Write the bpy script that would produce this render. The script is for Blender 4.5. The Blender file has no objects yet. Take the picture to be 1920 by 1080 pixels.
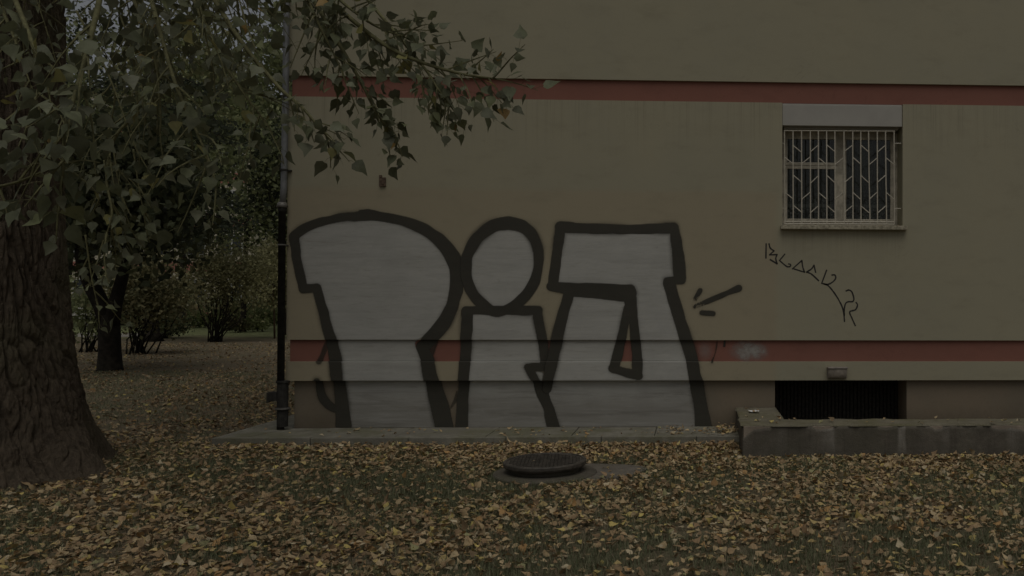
import bpy, bmesh, math, random
import numpy as np
from mathutils import Vector, Matrix
random.seed(7); rng = np.random.default_rng(7)
S = bpy.context.scene; COL = S.collection
# ------------------------------------------------------------------ camera
CAM = Vector((2.54, -10.0, 1.6)); F = 1653.0; PX = 1379.0   # the photo is a shifted crop: principal point right of centre
YAW, TILT, ROLL = 0.0445, 0.0097, 0.0032
cd = bpy.data.cameras.new('camera'); cam = bpy.data.objects.new('camera', cd); COL.objects.link(cam)
cd.sensor_width = 36; cd.lens = 36 * F / 1920; cd.clip_end = 2000; cd.clip_start = 0.05; cd.shift_x = (960-PX)/1920
RM = Matrix.Rotation(-YAW, 4, 'Z') @ Matrix.Rotation(math.pi/2 + TILT, 4, 'X') @ Matrix.Rotation(ROLL, 4, 'Z')
cam.matrix_world = Matrix.Translation(CAM) @ RM
S.camera = cam
# ------------------------------------------------------------------ world, sun, exposure
w = bpy.data.worlds.new('World'); S.world = w; w.use_nodes = True
nt = w.node_tree; nt.nodes.clear()
sky = nt.nodes.new('ShaderNodeTexSky'); sky.sky_type = 'NISHITA'; sky.sun_disc = False
SUN_EL, SUN_AZ = 65, 8        # azimuth measured from behind the camera, to the right
sky.sun_elevation = math.radians(SUN_EL); sky.sun_rotation = math.radians(180 - SUN_AZ)
sky.dust_density = 4.0; sky.air_density = 1.0; sky.ozone_density = 1.0
hs = nt.nodes.new('ShaderNodeHueSaturation'); hs.inputs['Saturation'].default_value = 0.22
bg = nt.nodes.new('ShaderNodeBackground'); bg.inputs['Strength'].default_value = 0.125
ow = nt.nodes.new('ShaderNodeOutputWorld')
nt.links.new(sky.outputs[0], hs.inputs['Color']); nt.links.new(hs.outputs[0], bg.inputs[0]); nt.links.new(bg.outputs[0], ow.inputs[0])
sl = bpy.data.lights.new('sun', 'SUN'); sl.energy = 1.5; sl.angle = math.radians(50); sl.color = (1, .95, .86)
so = bpy.data.objects.new('sun', sl); COL.objects.link(so)
e, a = math.radians(SUN_EL), math.radians(SUN_AZ)
sd = Vector((math.sin(a)*math.cos(e), -math.cos(a)*math.cos(e), math.sin(e)))
so.rotation_euler = sd.to_track_quat('Z', 'Y').to_euler(); so.location = (0, -5, 20)
S.view_settings.view_transform = 'Standard'; S.view_settings.look = 'None'
S.view_settings.gamma = 1; S.view_settings.use_curve_mapping = False
S.view_settings.exposure = -1.82

# ------------------------------------------------------------------ pixel helpers (photo pixels -> points in the place)
def ray(px, py): return (RM.to_3x3() @ Vector(((px-PX)/F, -(py-540)/F, -1)))
def W(px, py, y=0.0):
    d = ray(px, py); t = (y - CAM.y)/d.y; return CAM + d*t
def G(px, py, z=0.0):
    d = ray(px, py); t = (z - CAM.z)/d.z; return CAM + d*t
def P(px, py, dist): return CAM + ray(px, py)*dist
R3I = np.array(RM.to_3x3()).T
FWD = (RM.to_3x3() @ Vector((0, 0, -1)))
def depth(g): return (g-CAM).dot(FWD)
def project(p):
    q = (np.asarray(p) - np.array(CAM)) @ R3I.T
    dz = -q[:, 2]; return PX + F*q[:, 0]/dz, 540 - F*q[:, 1]/dz, dz
# ------------------------------------------------------------------ numpy noise
def hsh(i, j, k, s):
    n = (i*374761393 + j*668265263 + k*2147483647 + s*974634777) & 0xFFFFFFFF
    n = ((n ^ (n >> 13)) * 1274126177) & 0xFFFFFFFF
    return ((n ^ (n >> 16)) & 0xFFFF) / 65535.0
def vnoise(x, y, z=0.0, s=0):
    x, y, z = np.broadcast_arrays(np.asarray(x, float), np.asarray(y, float), np.asarray(z, float))
    i, j, k = np.floor(x).astype(np.int64), np.floor(y).astype(np.int64), np.floor(z).astype(np.int64)
    f, g, h = x-i, y-j, z-k
    f, g, h = f*f*(3-2*f), g*g*(3-2*g), h*h*(3-2*h)
    r = 0
    for a_ in (0, 1):
        for b_ in (0, 1):
            for c_ in (0, 1):
                r = r + hsh(i+a_, j+b_, k+c_, s)*(f if a_ else 1-f)*(g if b_ else 1-g)*(h if c_ else 1-h)
    return r
def fbm(x, y, z=0.0, o=4, s=0):
    r, A, t = 0, 1., 0
    for q in range(o):
        r = r + A*vnoise(np.asarray(x)*2**q, np.asarray(y)*2**q, np.asarray(z)*2**q, s+q); t += A; A *= .5
    return r/t
# ------------------------------------------------------------------ mesh helpers
def mesh_np(name, V, T, mat=None, cols=None, smooth=False, attr=None):
    V = np.asarray(V, np.float32); T = np.asarray(T, np.int32); k = T.shape[1]
    me = bpy.data.meshes.new(name); me.vertices.add(len(V)); me.vertices.foreach_set('co', V.ravel())
    me.loops.add(T.size); me.loops.foreach_set('vertex_index', T.ravel())
    me.polygons.add(len(T)); me.polygons.foreach_set('loop_start', np.arange(0, T.size, k, dtype=np.int32))
    if smooth: me.polygons.foreach_set('use_smooth', np.ones(len(T), bool))
    if cols is not None:
        a_ = me.color_attributes.new('col', 'FLOAT_COLOR', 'POINT')
        c = np.ones((len(V), 4), np.float32); c[:, :3] = cols; a_.data.foreach_set('color', c.ravel())
    if attr is not None:
        for n_, v in attr.items():
            a_ = me.attributes.new(n_, 'FLOAT', 'POINT'); a_.data.foreach_set('value', np.asarray(v, np.float32))
    me.update(calc_edges=True)
    if mat: me.materials.append(mat)
    return me
def link(name, me, parent=None, **props):
    o = bpy.data.objects.new(name, me); COL.objects.link(o)
    if parent: o.parent = parent
    for k, v in props.items(): o[k] = v
    return o
def empty(name, loc=(0, 0, 0), **props):
    o = link(name, None, **props); o.location = loc; o.empty_display_size = .2; return o
def local(o, parent):   # mesh built in world coordinates: compensate parent's offset
    o.parent = parent
    if parent.data is None: o.matrix_parent_inverse = Matrix.Translation(-Vector(parent.location))
    return o
class MB:
    def __init__(s): s.V = []; s.Fc = []
    def box(s, x0, x1, y0, y1, z0, z1):
        b = len(s.V)
        s.V += [(x, y, z) for z in (z0, z1) for y in (y0, y1) for x in (x0, x1)]
        for f in ((0, 2, 3, 1), (4, 5, 7, 6), (0, 1, 5, 4), (1, 3, 7, 5), (3, 2, 6, 7), (2, 0, 4, 6)): s.Fc.append([b+i for i in f])
    def bar(s, p, q, r, n=4, flat=1.0):
        s.tube([p, q], [r, r], n)
    def tube(s, pts, rad, n=8, cap=True):
        pts = [Vector(p) for p in pts]; b = len(s.V); up = None
        for i, p in enumerate(pts):
            d = (pts[min(i+1, len(pts)-1)] - pts[max(i-1, 0)]); d = d.normalized() if d.length > 1e-9 else Vector((0, 0, 1))
            if up is None: up = Vector((0, 1, 0)) if abs(d.y) < .9 else Vector((1, 0, 0))
            u = d.cross(up).normalized(); v = u.cross(d).normalized(); up = v
            for k in range(n):
                t = 2*math.pi*(k+.5)/n; s.V.append(tuple(p + (u*math.cos(t) + v*math.sin(t))*rad[i]))
        for i in range(len(pts)-1):
            for k in range(n):
                s.Fc.append([b+i*n+k, b+i*n+(k+1) % n, b+(i+1)*n+(k+1) % n, b+(i+1)*n+k])
        if cap: s.Fc.append([b+k for k in range(n)][::-1]); s.Fc.append([b+(len(pts)-1)*n+k for k in range(n)])
    def lathe(s, prof, c=(0, 0, 0), n=32):
        b = len(s.V); c = Vector(c)
        for r, z in prof:
            for k in range(n):
                t = 2*math.pi*k/n; s.V.append((c.x+r*math.cos(t), c.y+r*math.sin(t), c.z+z))
        for i in range(len(prof)-1):
            for k in range(n): s.Fc.append([b+i*n+k, b+i*n+(k+1) % n, b+(i+1)*n+(k+1) % n, b+(i+1)*n+k])
        s.Fc.append([b+k for k in range(n)][::-1]); s.Fc.append([b+(len(prof)-1)*n+k for k in range(n)])
    def build(s, name, mat, parent=None, bevel=0, smooth=False, **props):
        me = bpy.data.meshes.new(name); me.from_pydata(s.V, [], s.Fc)
        bm = bmesh.new(); bm.from_mesh(me); bmesh.ops.recalc_face_normals(bm, faces=bm.faces)
        bm.to_mesh(me); bm.free()
        if smooth: me.polygons.foreach_set('use_smooth', np.ones(len(me.polygons), bool))
        me.materials.append(mat); o = link(name, me, **props)
        if parent: local(o, parent)
        if bevel:
            m = o.modifiers.new('bevel', 'BEVEL'); m.width = bevel; m.segments = 2; m.limit_method = 'ANGLE'
        return o
def grid_mesh(name, Vg, mat, parent=None, smooth=True, closed_u=False, attr=None, cols=None, **props):
    n, m = Vg.shape[:2]; I = np.arange(n*m).reshape(n, m)
    if closed_u: I = np.concatenate([I, I[:, :1]], 1)
    T = np.stack([I[:-1, :-1], I[:-1, 1:], I[1:, 1:], I[1:, :-1]], -1).reshape(-1, 4)
    o = link(name, mesh_np(name, Vg.reshape(-1, 3), T, mat, smooth=smooth, attr=attr, cols=cols), **props)
    if parent: local(o, parent)
    return o
# ------------------------------------------------------------------ materials
class NM:
    def __init__(s, name, rough=.85, spec=.3):
        s.m = bpy.data.materials.new(name); s.m.use_nodes = True; s.t = s.m.node_tree
        s.b = s.t.nodes['Principled BSDF']; s.b.inputs['Roughness'].default_value = rough
        s.b.inputs['Specular IOR Level'].default_value = spec
        s.tc = s.t.nodes.new('ShaderNodeTexCoord'); s.geo = s.t.nodes.new('ShaderNodeNewGeometry')
        s.co = s.geo.outputs['Position']
    def mp(s, scale=(1, 1, 1), rot=(0, 0, 0), src=None):
        n = s.t.nodes.new('ShaderNodeMapping'); n.inputs['Scale'].default_value = scale; n.inputs['Rotation'].default_value = rot
        s.t.links.new(src or s.co, n.inputs[0]); return n.outputs[0]
    def noise(s, scale, det=4, rough=.55, vec=None, dist=0):
        n = s.t.nodes.new('ShaderNodeTexNoise'); n.inputs['Scale'].default_value = scale; n.inputs['Detail'].default_value = det
        n.inputs['Roughness'].default_value = rough; n.inputs['Distortion'].default_value = dist
        s.t.links.new(vec or s.co, n.inputs['Vector']); return n.outputs['Fac']
    def vor(s, scale, vec=None, feat='F1'):
        n = s.t.nodes.new('ShaderNodeTexVoronoi'); n.feature = feat; n.inputs['Scale'].default_value = scale
        s.t.links.new(vec or s.co, n.inputs['Vector']); return n.outputs['Distance']
    def rng(s, v, a, b, c=0, d=1):
        n = s.t.nodes.new('ShaderNodeMapRange'); n.interpolation_type = 'SMOOTHSTEP'
        for i, q in enumerate((a, b, c, d)): n.inputs[i+1].default_value = q
        s.t.links.new(v, n.inputs[0]); return n.outputs[0]
    def mth(s, op, a, b=0.0):
        n = s.t.nodes.new('ShaderNodeMath'); n.operation = op
        for i, q in enumerate((a, b)):
            if isinstance(q, (int, float)): n.inputs[i].default_value = q
            else: s.t.links.new(q, n.inputs[i])
        return n.outputs[0]
    def mix(s, f, a, b, mode='MIX'):
        n = s.t.nodes.new('ShaderNodeMix'); n.data_type = 'RGBA'; n.blend_type = mode
        for sock, q in ((n.inputs[0], f), (n.inputs[6], a), (n.inputs[7], b)):
            if isinstance(q, (int, float)): sock.default_value = q
            elif isinstance(q, tuple): sock.default_value = (*q, 1)
            else: s.t.links.new(q, sock)
        return n.outputs[2]
    def sep(s, src=None):
        n = s.t.nodes.new('ShaderNodeSeparateXYZ'); s.t.links.new(src or s.co, n.inputs[0]); return n.outputs
    def attr(s, name):
        n = s.t.nodes.new('ShaderNodeAttribute'); n.attribute_name = name; return n
    def color(s, c):
        if isinstance(c, tuple): s.b.inputs['Base Color'].default_value = (*c, 1)
        else: s.t.links.new(c, s.b.inputs['Base Color'])
        return s
    def bump(s, h, strength=.3, dist=.01):
        n = s.t.nodes.new('ShaderNodeBump'); n.inputs['Strength'].default_value = strength; n.inputs['Distance'].default_value = dist
        s.t.links.new(h, n.inputs['Height']); s.t.links.new(n.outputs[0], s.b.inputs['Normal']); return s
def simple(name, c, var=.25, sc=8, rough=.8, spec=.3, bump=.2, bs=60, metal=0, bd=.004):
    m = NM(name, rough, spec); n = m.noise(sc, 5)
    d = tuple(x*(1-var) for x in c); l = tuple(min(1, x*(1+var)) for x in c)
    m.color(m.mix(m.rng(n, .3, .7), d, l)); m.b.inputs['Metallic'].default_value = metal
    if bump: m.bump(m.noise(bs, 4), bump, bd)
    return m.m

zTB0, zTB1 = W(960, 186).z, W(960, 147).z
zMB1, zMB0, zSK0 = W(960, 637.5).z, W(960, 678).z, W(960, 713.7).z
XL = W(537, 600).x; zPATCH = W(960, 355).z; xPATCH = W(1455, 500).x
STORY = zTB1 - zMB1; wx0, wx1 = W(1466.5, 330).x, W(1692.5, 330).x

def wall_mat(name, base, alt, dirt=.75, patch=True):
    m = NM(name, .92, .15); x, y, z = m.sep()
    n = m.noise(.9, 5, .6); c = m.mix(m.rng(n, .3, .7), base, alt)
    if patch:   # repainted panel: warmer coat up to a straight line
        zn = m.mth('ADD', z, m.mth('MULTIPLY', m.noise(3, 2), .05)); xn = m.mth('ADD', x, m.mth('MULTIPLY', m.noise(2.3, 2), .06))
        f = m.mth('MULTIPLY', m.rng(zn, zPATCH-.02, zPATCH+.06, 1, 0), m.rng(xn, xPATCH-.01, xPATCH+.08, 1, 0))
        c = m.mix(m.mth('MULTIPLY', f, .85), c, tuple(q*k for q, k in zip(base, (.99, .935, .92))))
    # run-off streaks hanging from the ledges
    st = m.noise(1, 4, .7, m.mp((22, 1, .35))); st2 = m.noise(1, 3, .7, m.mp((60, 1, .8)))
    for zt, L in ((zTB0, .75), (zTB0+STORY, .8)):
        fall = m.mth('MULTIPLY', m.rng(z, zt-L, zt-.02, 0, 1), m.rng(z, zt, zt+.01, 1, 0))
        f = m.mth('MULTIPLY', m.mth('MULTIPLY', m.rng(st, .45, .75), m.rng(st2, .35, .7)), fall)
        c = m.mix(m.mth('MULTIPLY', f, .8), c, tuple(q*.5 for q in base))
        g = m.mth('MULTIPLY', m.mth('MULTIPLY', m.rng(st2, .55, .7), m.rng(z, zt-.13, zt-.02, 0, 1)), m.rng(z, zt, zt+.01, 1, 0))
        c = m.mix(m.mth('MULTIPLY', g, .5), c, tuple(q*.45 for q in base))
    f = m.mth('MULTIPLY', m.mth('MULTIPLY', m.rng(st2, .4, .65), m.mth('MULTIPLY', m.rng(z, W(1580, 431).z-.45, W(1580, 431).z, 0, .35), m.rng(z, W(1580, 431).z, W(1580, 431).z+.005, 1, 0))), m.mth('MULTIPLY', m.rng(x, wx0-.02, wx0+.02, 0, 1), m.rng(x, wx1-.02, wx1+.03, 1, 0)))
    c = m.mix(f, c, tuple(q*.6 for q in base))  # stain streaks under the sill, with the sill's faint shading painted in
    cr = m.mth('ABSOLUTE', m.mth('SUBTRACT', m.noise(.8, 6, .6, None, .6), .5)); c = m.mix(m.mth('MULTIPLY', m.rng(cr, 0, .0022, 1, 0), m.rng(m.noise(.7, 2), .52, .6, 0, .3)), c, tuple(q*.5 for q in base))
    sp = m.noise(140, 2, .6); c = m.mix(m.rng(sp, .35, .75, 0, .16), c, tuple(q*.6 for q in base))
    sm = m.noise(2.2, 6, .65, m.mp((1, 1, 2.4))); c = m.mix(m.rng(sm, .48, .8, 0, .42), c, tuple(q*.66 for q in base))
    m.color(c); h = m.mth('ADD', m.noise(220, 3), m.mth('MULTIPLY', m.noise(6, 3), 2.0)); m.bump(h, .32, .004)
    return m.m
M = {}
M['wall'] = wall_mat('wall_render', (.365, .335, .235), (.345, .322, .232))
M['red'] = wall_mat('red_render', (.27, .123, .092), (.245, .115, .087), patch=False)
def plinth_mat():
    m = NM('plinth_render', .9, .15); x, y, z = m.sep()
    c = m.mix(m.rng(m.noise(1.3, 5), .3, .7), (.235, .19, .135), (.20, .17, .125))
    zz = m.mth('ADD', z, m.mth('MULTIPLY', m.noise(4, 5, .7), .35))     # soil splash plus shading painted into the foot of the wall
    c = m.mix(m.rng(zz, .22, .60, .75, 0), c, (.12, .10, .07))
    c = m.mix(m.rng(m.noise(30, 3), .5, .8, 0, .3), c, (.15, .12, .085))
    m.color(c); m.bump(m.mth('ADD', m.noise(180, 3), m.noise(8, 4)), .4, .005); return m.m
M['plinth'] = plinth_mat()
M['white'] = simple('white_box_paint', (.37, .355, .315), .05, 3, .6, .3, .05)
M['frame'] = simple('old_frame_paint', (.46, .42, .33), .25, 14, .6, .3, .2)
M['grille'] = simple('cream_grille_paint', (.50, .46, .37), .12, 25, .5, .4, .1)
M['sill'] = simple('mossy_sill', (.33, .30, .22), .4, 30, .85, .2, .4)
M['pipe_zinc'] = simple('weathered_zinc', (.20, .205, .205), .2, 9, .5, .4, .1, metal=.3)
M['pipe_dark'] = simple('dark_cast_iron', (.04, .038, .033), .3, 20, .85, .2, .3)
M['ring'] = simple('grey_clamp_steel', (.20, .19, .17), .2, 20, .5, .4, .1, metal=.4)
M['dark'] = simple('dark_slats', (.04, .036, .03), .4, 30, .9, .1, .3)
M['room'] = simple('dark_room_wall', (.06, .055, .045), .2, 3, .9, .1, 0)
M['lampglass'] = simple('dusty_lamp_cover', (.33, .29, .24), .2, 20, .4, .4, .1)
M['lampbody'] = simple('lamp_body_grey', (.24, .21, .18), .2, 20, .5, .4, .1)
M['rust'] = simple('rusty_vent_metal', (.12, .085, .06), .4, 30, .8, .2, .3)
M['roofing'] = simple('grey_roofing', (.12, .12, .12), .2, 4)
M['iron'] = simple('worn_cast_iron_lid', (.075, .065, .052), .35, 18, .55, .35, .5, 90)
M['paper'] = simple('crumpled_paper', (.75, .74, .72), .04, 10, .8, .2, .2)
M['asphalt'] = simple('pale_path', (.30, .28, .24), .2, 3)
M['kerb'] = simple('pale_kerb', (.35, .33, .28), .2, 3)
M['bench'] = simple('white_bench_paint', (.6, .58, .52), .1, 6)
M['benchleg'] = simple('bench_concrete', (.3, .28, .25), .2, 6)
def concrete(name, c, moss, ms=.5):
    m = NM(name, .9, .2); n = m.rng(m.noise(5, 6, .65), .35, .7)
    q = m.mix(n, tuple(x*.72 for x in c), c); q = m.mix(m.rng(m.noise(2.2, 5, .7), .42, .66, 0, ms), q, moss)
    q = m.mix(m.rng(m.noise(90, 3), .5, .75, 0, .45), q, tuple(x*.5 for x in c))
    m.color(q); m.bump(m.mth('ADD', m.noise(110, 4), m.mth('MULTIPLY', m.noise(14, 4), 2)), .5, .008); return m
M['slab'] = concrete('apron_concrete', (.27, .255, .205), (.15, .145, .085), .8).m
M['slab_edge'] = concrete('slab_edge_concrete', (.13, .12, .095), (.09, .09, .05)).m
M['cope'] = concrete('mossy_coping_concrete', (.22, .20, .145), (.15, .14, .075), .8).m
M['core'] = concrete('broken_pinkish_concrete', (.34, .285, .225), (.27, .235, .18)).m
M['ringconc'] = concrete('manhole_concrete', (.13, .115, .09), (.09, .085, .055)).m
M['padconc'] = concrete('pad_concrete', (.19, .17, .14), (.12, .105, .075)).m
def lowwall_mat():
    m = concrete('stained_wall_plaster', (.155, .138, .11), (.10, .092, .068), .7)
    x, y, z = m.sep(); old = m.b.inputs['Base Color'].links[0].from_socket; c = old
    st = m.noise(1, 4, .7, m.mp((14, 1, .8))); c = m.mix(m.rng(st, .5, .8, 0, .55), c, (.06, .052, .04))
    for px, wd, k in ((1545, .06, .35), (1553, .02, .3), (1677, .03, .7), (1683, .014, .5), (1759, .04, .22), (1882, .06, .3), (1460, .05, .15)):
        gx = m.mth('ABSOLUTE', m.mth('SUBTRACT', m.mth('ADD', x, m.mth('MULTIPLY', m.noise(6, 3), .05)), G(px, 850).x+.03-.01))
        f = m.mth('MULTIPLY', m.rng(gx, wd*.3, wd*1.6, k, 0), m.rng(z, .02, .2, .1, 1))
        f = m.mth('MULTIPLY', f, m.rng(m.noise(1, 3, .6, m.mp((50, 1, 6))), .3, .6, .5, 1)); c = m.mix(f, c, (.30, .28, .24))
    m.color(c); return m.m
M['lowwall'] = lowwall_mat()
def bark_mat(name, c, d, g):
    m = NM(name, .95, .15)
    v = m.noise(1, 6, .7, m.mp((26, 26, 6)), 1.2); q = m.mix(m.rng(v, .3, .7), d, c)
    q = m.mix(m.rng(m.noise(1.3, 4), .45, .7, 0, .5), q, g); pass
    m.color(q); m.bump(m.mth('ADD', v, m.mth('ADD', m.noise(120, 4), m.noise(45, 5, .7))), .9, .025); return m.m
M['bark'] = bark_mat('furrowed_poplar_bark', (.155, .122, .086), (.080, .064, .046), (.13, .12, .072))
M['bark_far'] = simple('dark_tree_bark', (.030, .026, .020), .35, 10, .95, .1, .4, 30, bd=.02)
M['twig'] = simple('pale_green_twig', (.13, .125, .06), .25, 30, .8, .2, 0)
def leaf_mat(name, rough=.5, trans=.3, spec=.4, veins=False):
    m = NM(name, rough, spec); a_ = m.attr('col')
    n = m.rng(m.noise(35, 3), .3, .7, .8, 1.15)
    c = m.mix(1.0, a_.outputs['Color'], m.mix(n, (0, 0, 0), (1, 1, 1)), 'MULTIPLY'); m.color(c)
    tr = m.t.nodes.new('ShaderNodeBsdfTranslucent'); m.t.links.new(c, tr.inputs[0])
    mx = m.t.nodes.new('ShaderNodeMixShader'); mx.inputs[0].default_value = trans
    o = m.t.nodes['Material Output']; m.t.links.new(m.b.outputs[0], mx.inputs[1]); m.t.links.new(tr.outputs[0], mx.inputs[2]); m.t.links.new(mx.outputs[0], o.inputs[0])
    return m.m
M['leaf'] = leaf_mat('poplar_leaf', .5, .28, .28); M['litter'] = leaf_mat('fallen_leaf_skin', .75, .12, .25)
M['foliage'] = leaf_mat('tree_foliage', .65, .42, .2); M['grass'] = leaf_mat('grass_blade', .65, .25, .25)
def ground_mat():
    m = NM('leafy_ground', .95, .1); x, y, z = m.sep()
    c = m.mix(m.rng(m.noise(1.4, 6, .65), .35, .65), (.24, .19, .13), (.18, .165, .105))
    c = m.mix(m.rng(m.noise(28, 5, .7), .4, .7, 0, .8), c, (.21, .165, .105)); c = m.mix(m.rng(m.noise(60, 4, .7), .5, .75, 0, .6), c, (.06, .052, .034))
    far = m.rng(m.mth('ADD', y, m.mth('MULTIPLY', m.noise(.5, 3), 5)), 24, 30); c = m.mix(m.mth('MULTIPLY', far, .85), c, m.mix(m.noise(3, 4), (.20, .24, .105), (.26, .28, .13)))
    m.color(c); m.bump(m.mth('ADD', m.noise(25, 5), m.noise(90, 4)), .9, .03); return m.m
M['ground'] = ground_mat()
def glass_mat():
    m = bpy.data.materials.new('window_glass'); m.use_nodes = True; t = m.node_tree; t.nodes.clear()
    g = t.nodes.new('ShaderNodeBsdfGlossy'); g.inputs['Roughness'].default_value = .04; g.inputs['Color'].default_value = (.8, .8, .8, 1)
    tr = t.nodes.new('ShaderNodeBsdfTransparent'); tr.inputs[0].default_value = (.82, .84, .8, 1)
    fr = t.nodes.new('ShaderNodeFresnel'); fr.inputs[0].default_value = 1.45
    mx = t.nodes.new('ShaderNodeMixShader'); o = t.nodes.new('ShaderNodeOutputMaterial')
    t.links.new(fr.outputs[0], mx.inputs[0]); t.links.new(tr.outputs[0], mx.inputs[1]); t.links.new(g.outputs[0], mx.inputs[2]); t.links.new(mx.outputs[0], o.inputs[0]); return m
M['glass'] = glass_mat()
def lace_mat():
    m = NM('lace_curtain', .9, .1); x, y, z = m.sep()
    zs = W(1570, 420).z
    v = m.vor(34, m.mp((1, .2, 1))); p = m.rng(v, .15, .6, 1, 0)
    dens = m.rng(z, zs+.05, zs+.55, 1, .12); f = m.mth('MULTIPLY', p, dens)
    band = m.rng(m.mth('ABSOLUTE', m.mth('SUBTRACT', z, zs+.25)), .01, .03, .8, 0)
    f = m.mth('MAXIMUM', f, m.mth('MULTIPLY', band, .7)); f = m.mth('MULTIPLY', f, m.rng(m.noise(5, 4, .7), .3, .65, .25, 1))
    m.color(m.mix(f, (.125, .12, .10), (.62, .61, .56))); return m.m
M['lace'] = lace_mat()
def paint_mat(name, base, alt, streak, streaks=True):
    m = NM(name, .55 if streaks else .7, .3)
    c = m.mix(m.rng(m.noise(1, 4, .65, m.mp((1.2, 1, 9)), .8), .35, .7), base, alt); c = m.mix(m.rng(m.noise(1.7, 5, .6, None, .6), .45, .7, 0, .5), c, tuple(k*.8 for k in base)); c = m.mix(m.rng(m.noise(1, 4, .6, m.mp((5, 1, 60), (0, .25, 0)), .5), .55, .7, 0, .35), c, tuple(min(1, k*1.2) for k in base))
    z = m.sep()[2]
    if streaks:
        s_ = m.noise(1, 5, .7, m.mp((3.2, 1, 26)), 1.5); c = m.mix(m.rng(s_, .5, .74, 0, .55), c, streak)
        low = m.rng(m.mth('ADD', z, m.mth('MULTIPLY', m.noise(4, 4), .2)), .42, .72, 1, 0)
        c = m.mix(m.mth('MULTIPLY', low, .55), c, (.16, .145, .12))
        br = m.noise(1, 6, .65, m.mp((.9, 1, 11), (0, .12, 0)), .9); lowz = m.rng(z, .55, .7, 1, .25)
        c = m.mix(m.mth('MULTIPLY', m.rng(br, .46, .66, 0, .5), lowz), c, (.15, .14, .12))
        br2 = m.noise(1, 6, .7, m.mp((1.2, 1, 17), (0, -.1, 0)), .9); c = m.mix(m.mth('MULTIPLY', m.rng(br2, .5, .66, 0, .5), lowz), c, (.38, .37, .34))
    c = m.mix(m.rng(m.noise(150, 2), .45, .8, 0, .25), c, tuple(k*.6 for k in base))
    m.color(c); m.bump(m.noise(220, 3), .3, .003)
    tr = m.t.nodes.new('ShaderNodeBsdfTransparent'); mx = m.t.nodes.new('ShaderNodeMixShader'); o = m.t.nodes['Material Output']
    al = m.attr('alpha').outputs['Fac']; al = m.rng(m.mth('ADD', al, m.mth('MULTIPLY', m.mth('SUBTRACT', m.noise(170, 2), .5), .25)), .05, .95)
    m.t.links.new(al, mx.inputs[0]); m.t.links.new(tr.outputs[0], mx.inputs[1]); m.t.links.new(m.b.outputs[0], mx.inputs[2]); m.t.links.new(mx.outputs[0], o.inputs[0])
    return m.m
M['silver'] = paint_mat('silver_spray_paint', (.45, .445, .405), (.405, .40, .365), (.29, .275, .23))
M['black'] = paint_mat('black_spray_paint', (.048, .045, .034), (.055, .051, .038), (.062, .057, .044), False)
M['marker'] = simple('black_marker_line', (.03, .027, .024), .2, 20, .6, .3, 0)

# ------------------------------------------------------------------ ground
def gh(x, y):
    x = np.asarray(x, float); y = np.asarray(y, float)
    k = np.clip((12-np.hypot(x+1, y+3))/5, 0, 1)
    return (fbm(x*.8, y*.8, 0, 3, 3)-.5)*.06*k*np.clip((-y-.3)/1.5+np.clip(-x-3, 0, 1)*2, 0, 1)
def axis(lo, hi, st, far):
    a_ = np.arange(lo, hi, st); o_ = [];  q = st*2; p = hi
    while p < far: o_.append(p); p += q; q *= 1.5
    l_ = []; q = st*2; p = lo - st
    while p > -far: l_.append(p); q *= 1.5; p -= q
    return np.concatenate([l_[::-1], a_, o_])
gx, gy = axis(-14, 9, .16, 700), axis(-10, 12, .16, 700)
GX, GY = np.meshgrid(gx, gy); 
grid_mesh('ground', np.stack([GX, GY, gh(GX, GY)], -1), M['ground'], kind='structure', label='lawn and bare soil running out to the far trees')

# ------------------------------------------------------------------ the building
bld = empty('apartment_building', (XL, 0, 0), label='cream rendered apartment building with red bands, big silver graffiti and a barred window', category='building')
XR, YB, TH = 14.0, 11.0, .36
REC, PREC = .03, .065
wx0, wx1 = W(1466.5, 330).x, W(1692.5, 330).x; wz0 = W(1580, 424).z
bx0, bx1 = W(1453, 750, PREC).x, W(1700, 750, PREC).x
def layer(name, z0, z1, rec, mat, hole=None, par=None):
    b = MB(); xl = XL+rec; y0, y1 = rec, TH
    if hole is None: b.box(xl, XR-rec, y0, y1, z0, z1)
    else:
        h0, h1, hz0, hz1 = hole
        b.box(xl, h0, y0, y1, z0, z1); b.box(h1, XR-rec, y0, y1, z0, z1)
        if hz0 > z0: b.box(h0, h1, y0, y1, z0, hz0)
        if hz1 < z1: b.box(h0, h1, y0, y1, hz1, z1)
    b.box(xl, XL+TH, y1, YB, z0, z1); b.box(XR-TH, XR-rec, y1, YB, z0, z1); b.box(xl, XR-rec, YB, YB+TH-rec, z0, z1)
    return b.build(name, mat, bld)
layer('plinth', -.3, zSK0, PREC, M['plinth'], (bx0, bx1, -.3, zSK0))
layer('skirt_band', zSK0, zMB0, 0, M['wall'])
layer('red_band', zMB0, zMB1, REC, M['red'])
layer('wall', zMB1, zTB0, 0, M['wall'], (wx0, wx1, wz0, zTB0))
layer('red_band', zTB0, zTB1, REC, M['red'])
layer('wall', zTB1, zTB0+STORY, 0, M['wall'], (wx0, wx1, wz0+STORY, zTB0+STORY))
layer('red_band', zTB0+STORY, zTB1+STORY, REC, M['red'])
layer('wall', zTB1+STORY, zTB1+STORY*2.6, 0, M['wall'])
b = MB(); zt = zTB1+STORY*2.6; b.box(XL-.3, XR+.3, -.3, YB+TH+.3, zt, zt+.25); b.build('roof', M['roofing'], bld)
b = MB(); b.box(XL+TH+.01, XR-TH-.01, TH+.002, YB-.01, zMB0+.02, zMB0+.15); b.box(XL+TH+.01, XR-TH-.01, TH+.002, YB-.01, zTB0+.02, zTB0+.15)
b.box(wx0-1, wx1+1, 3.2, 3.3, zMB0+.16, zTB0); b.box(wx0-1.1, wx0-1, TH+.01, 3.2, zMB0+.16, zTB0); b.box(wx1+1, wx1+1.1, TH+.01, 3.2, zMB0+.16, zTB0)
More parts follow.
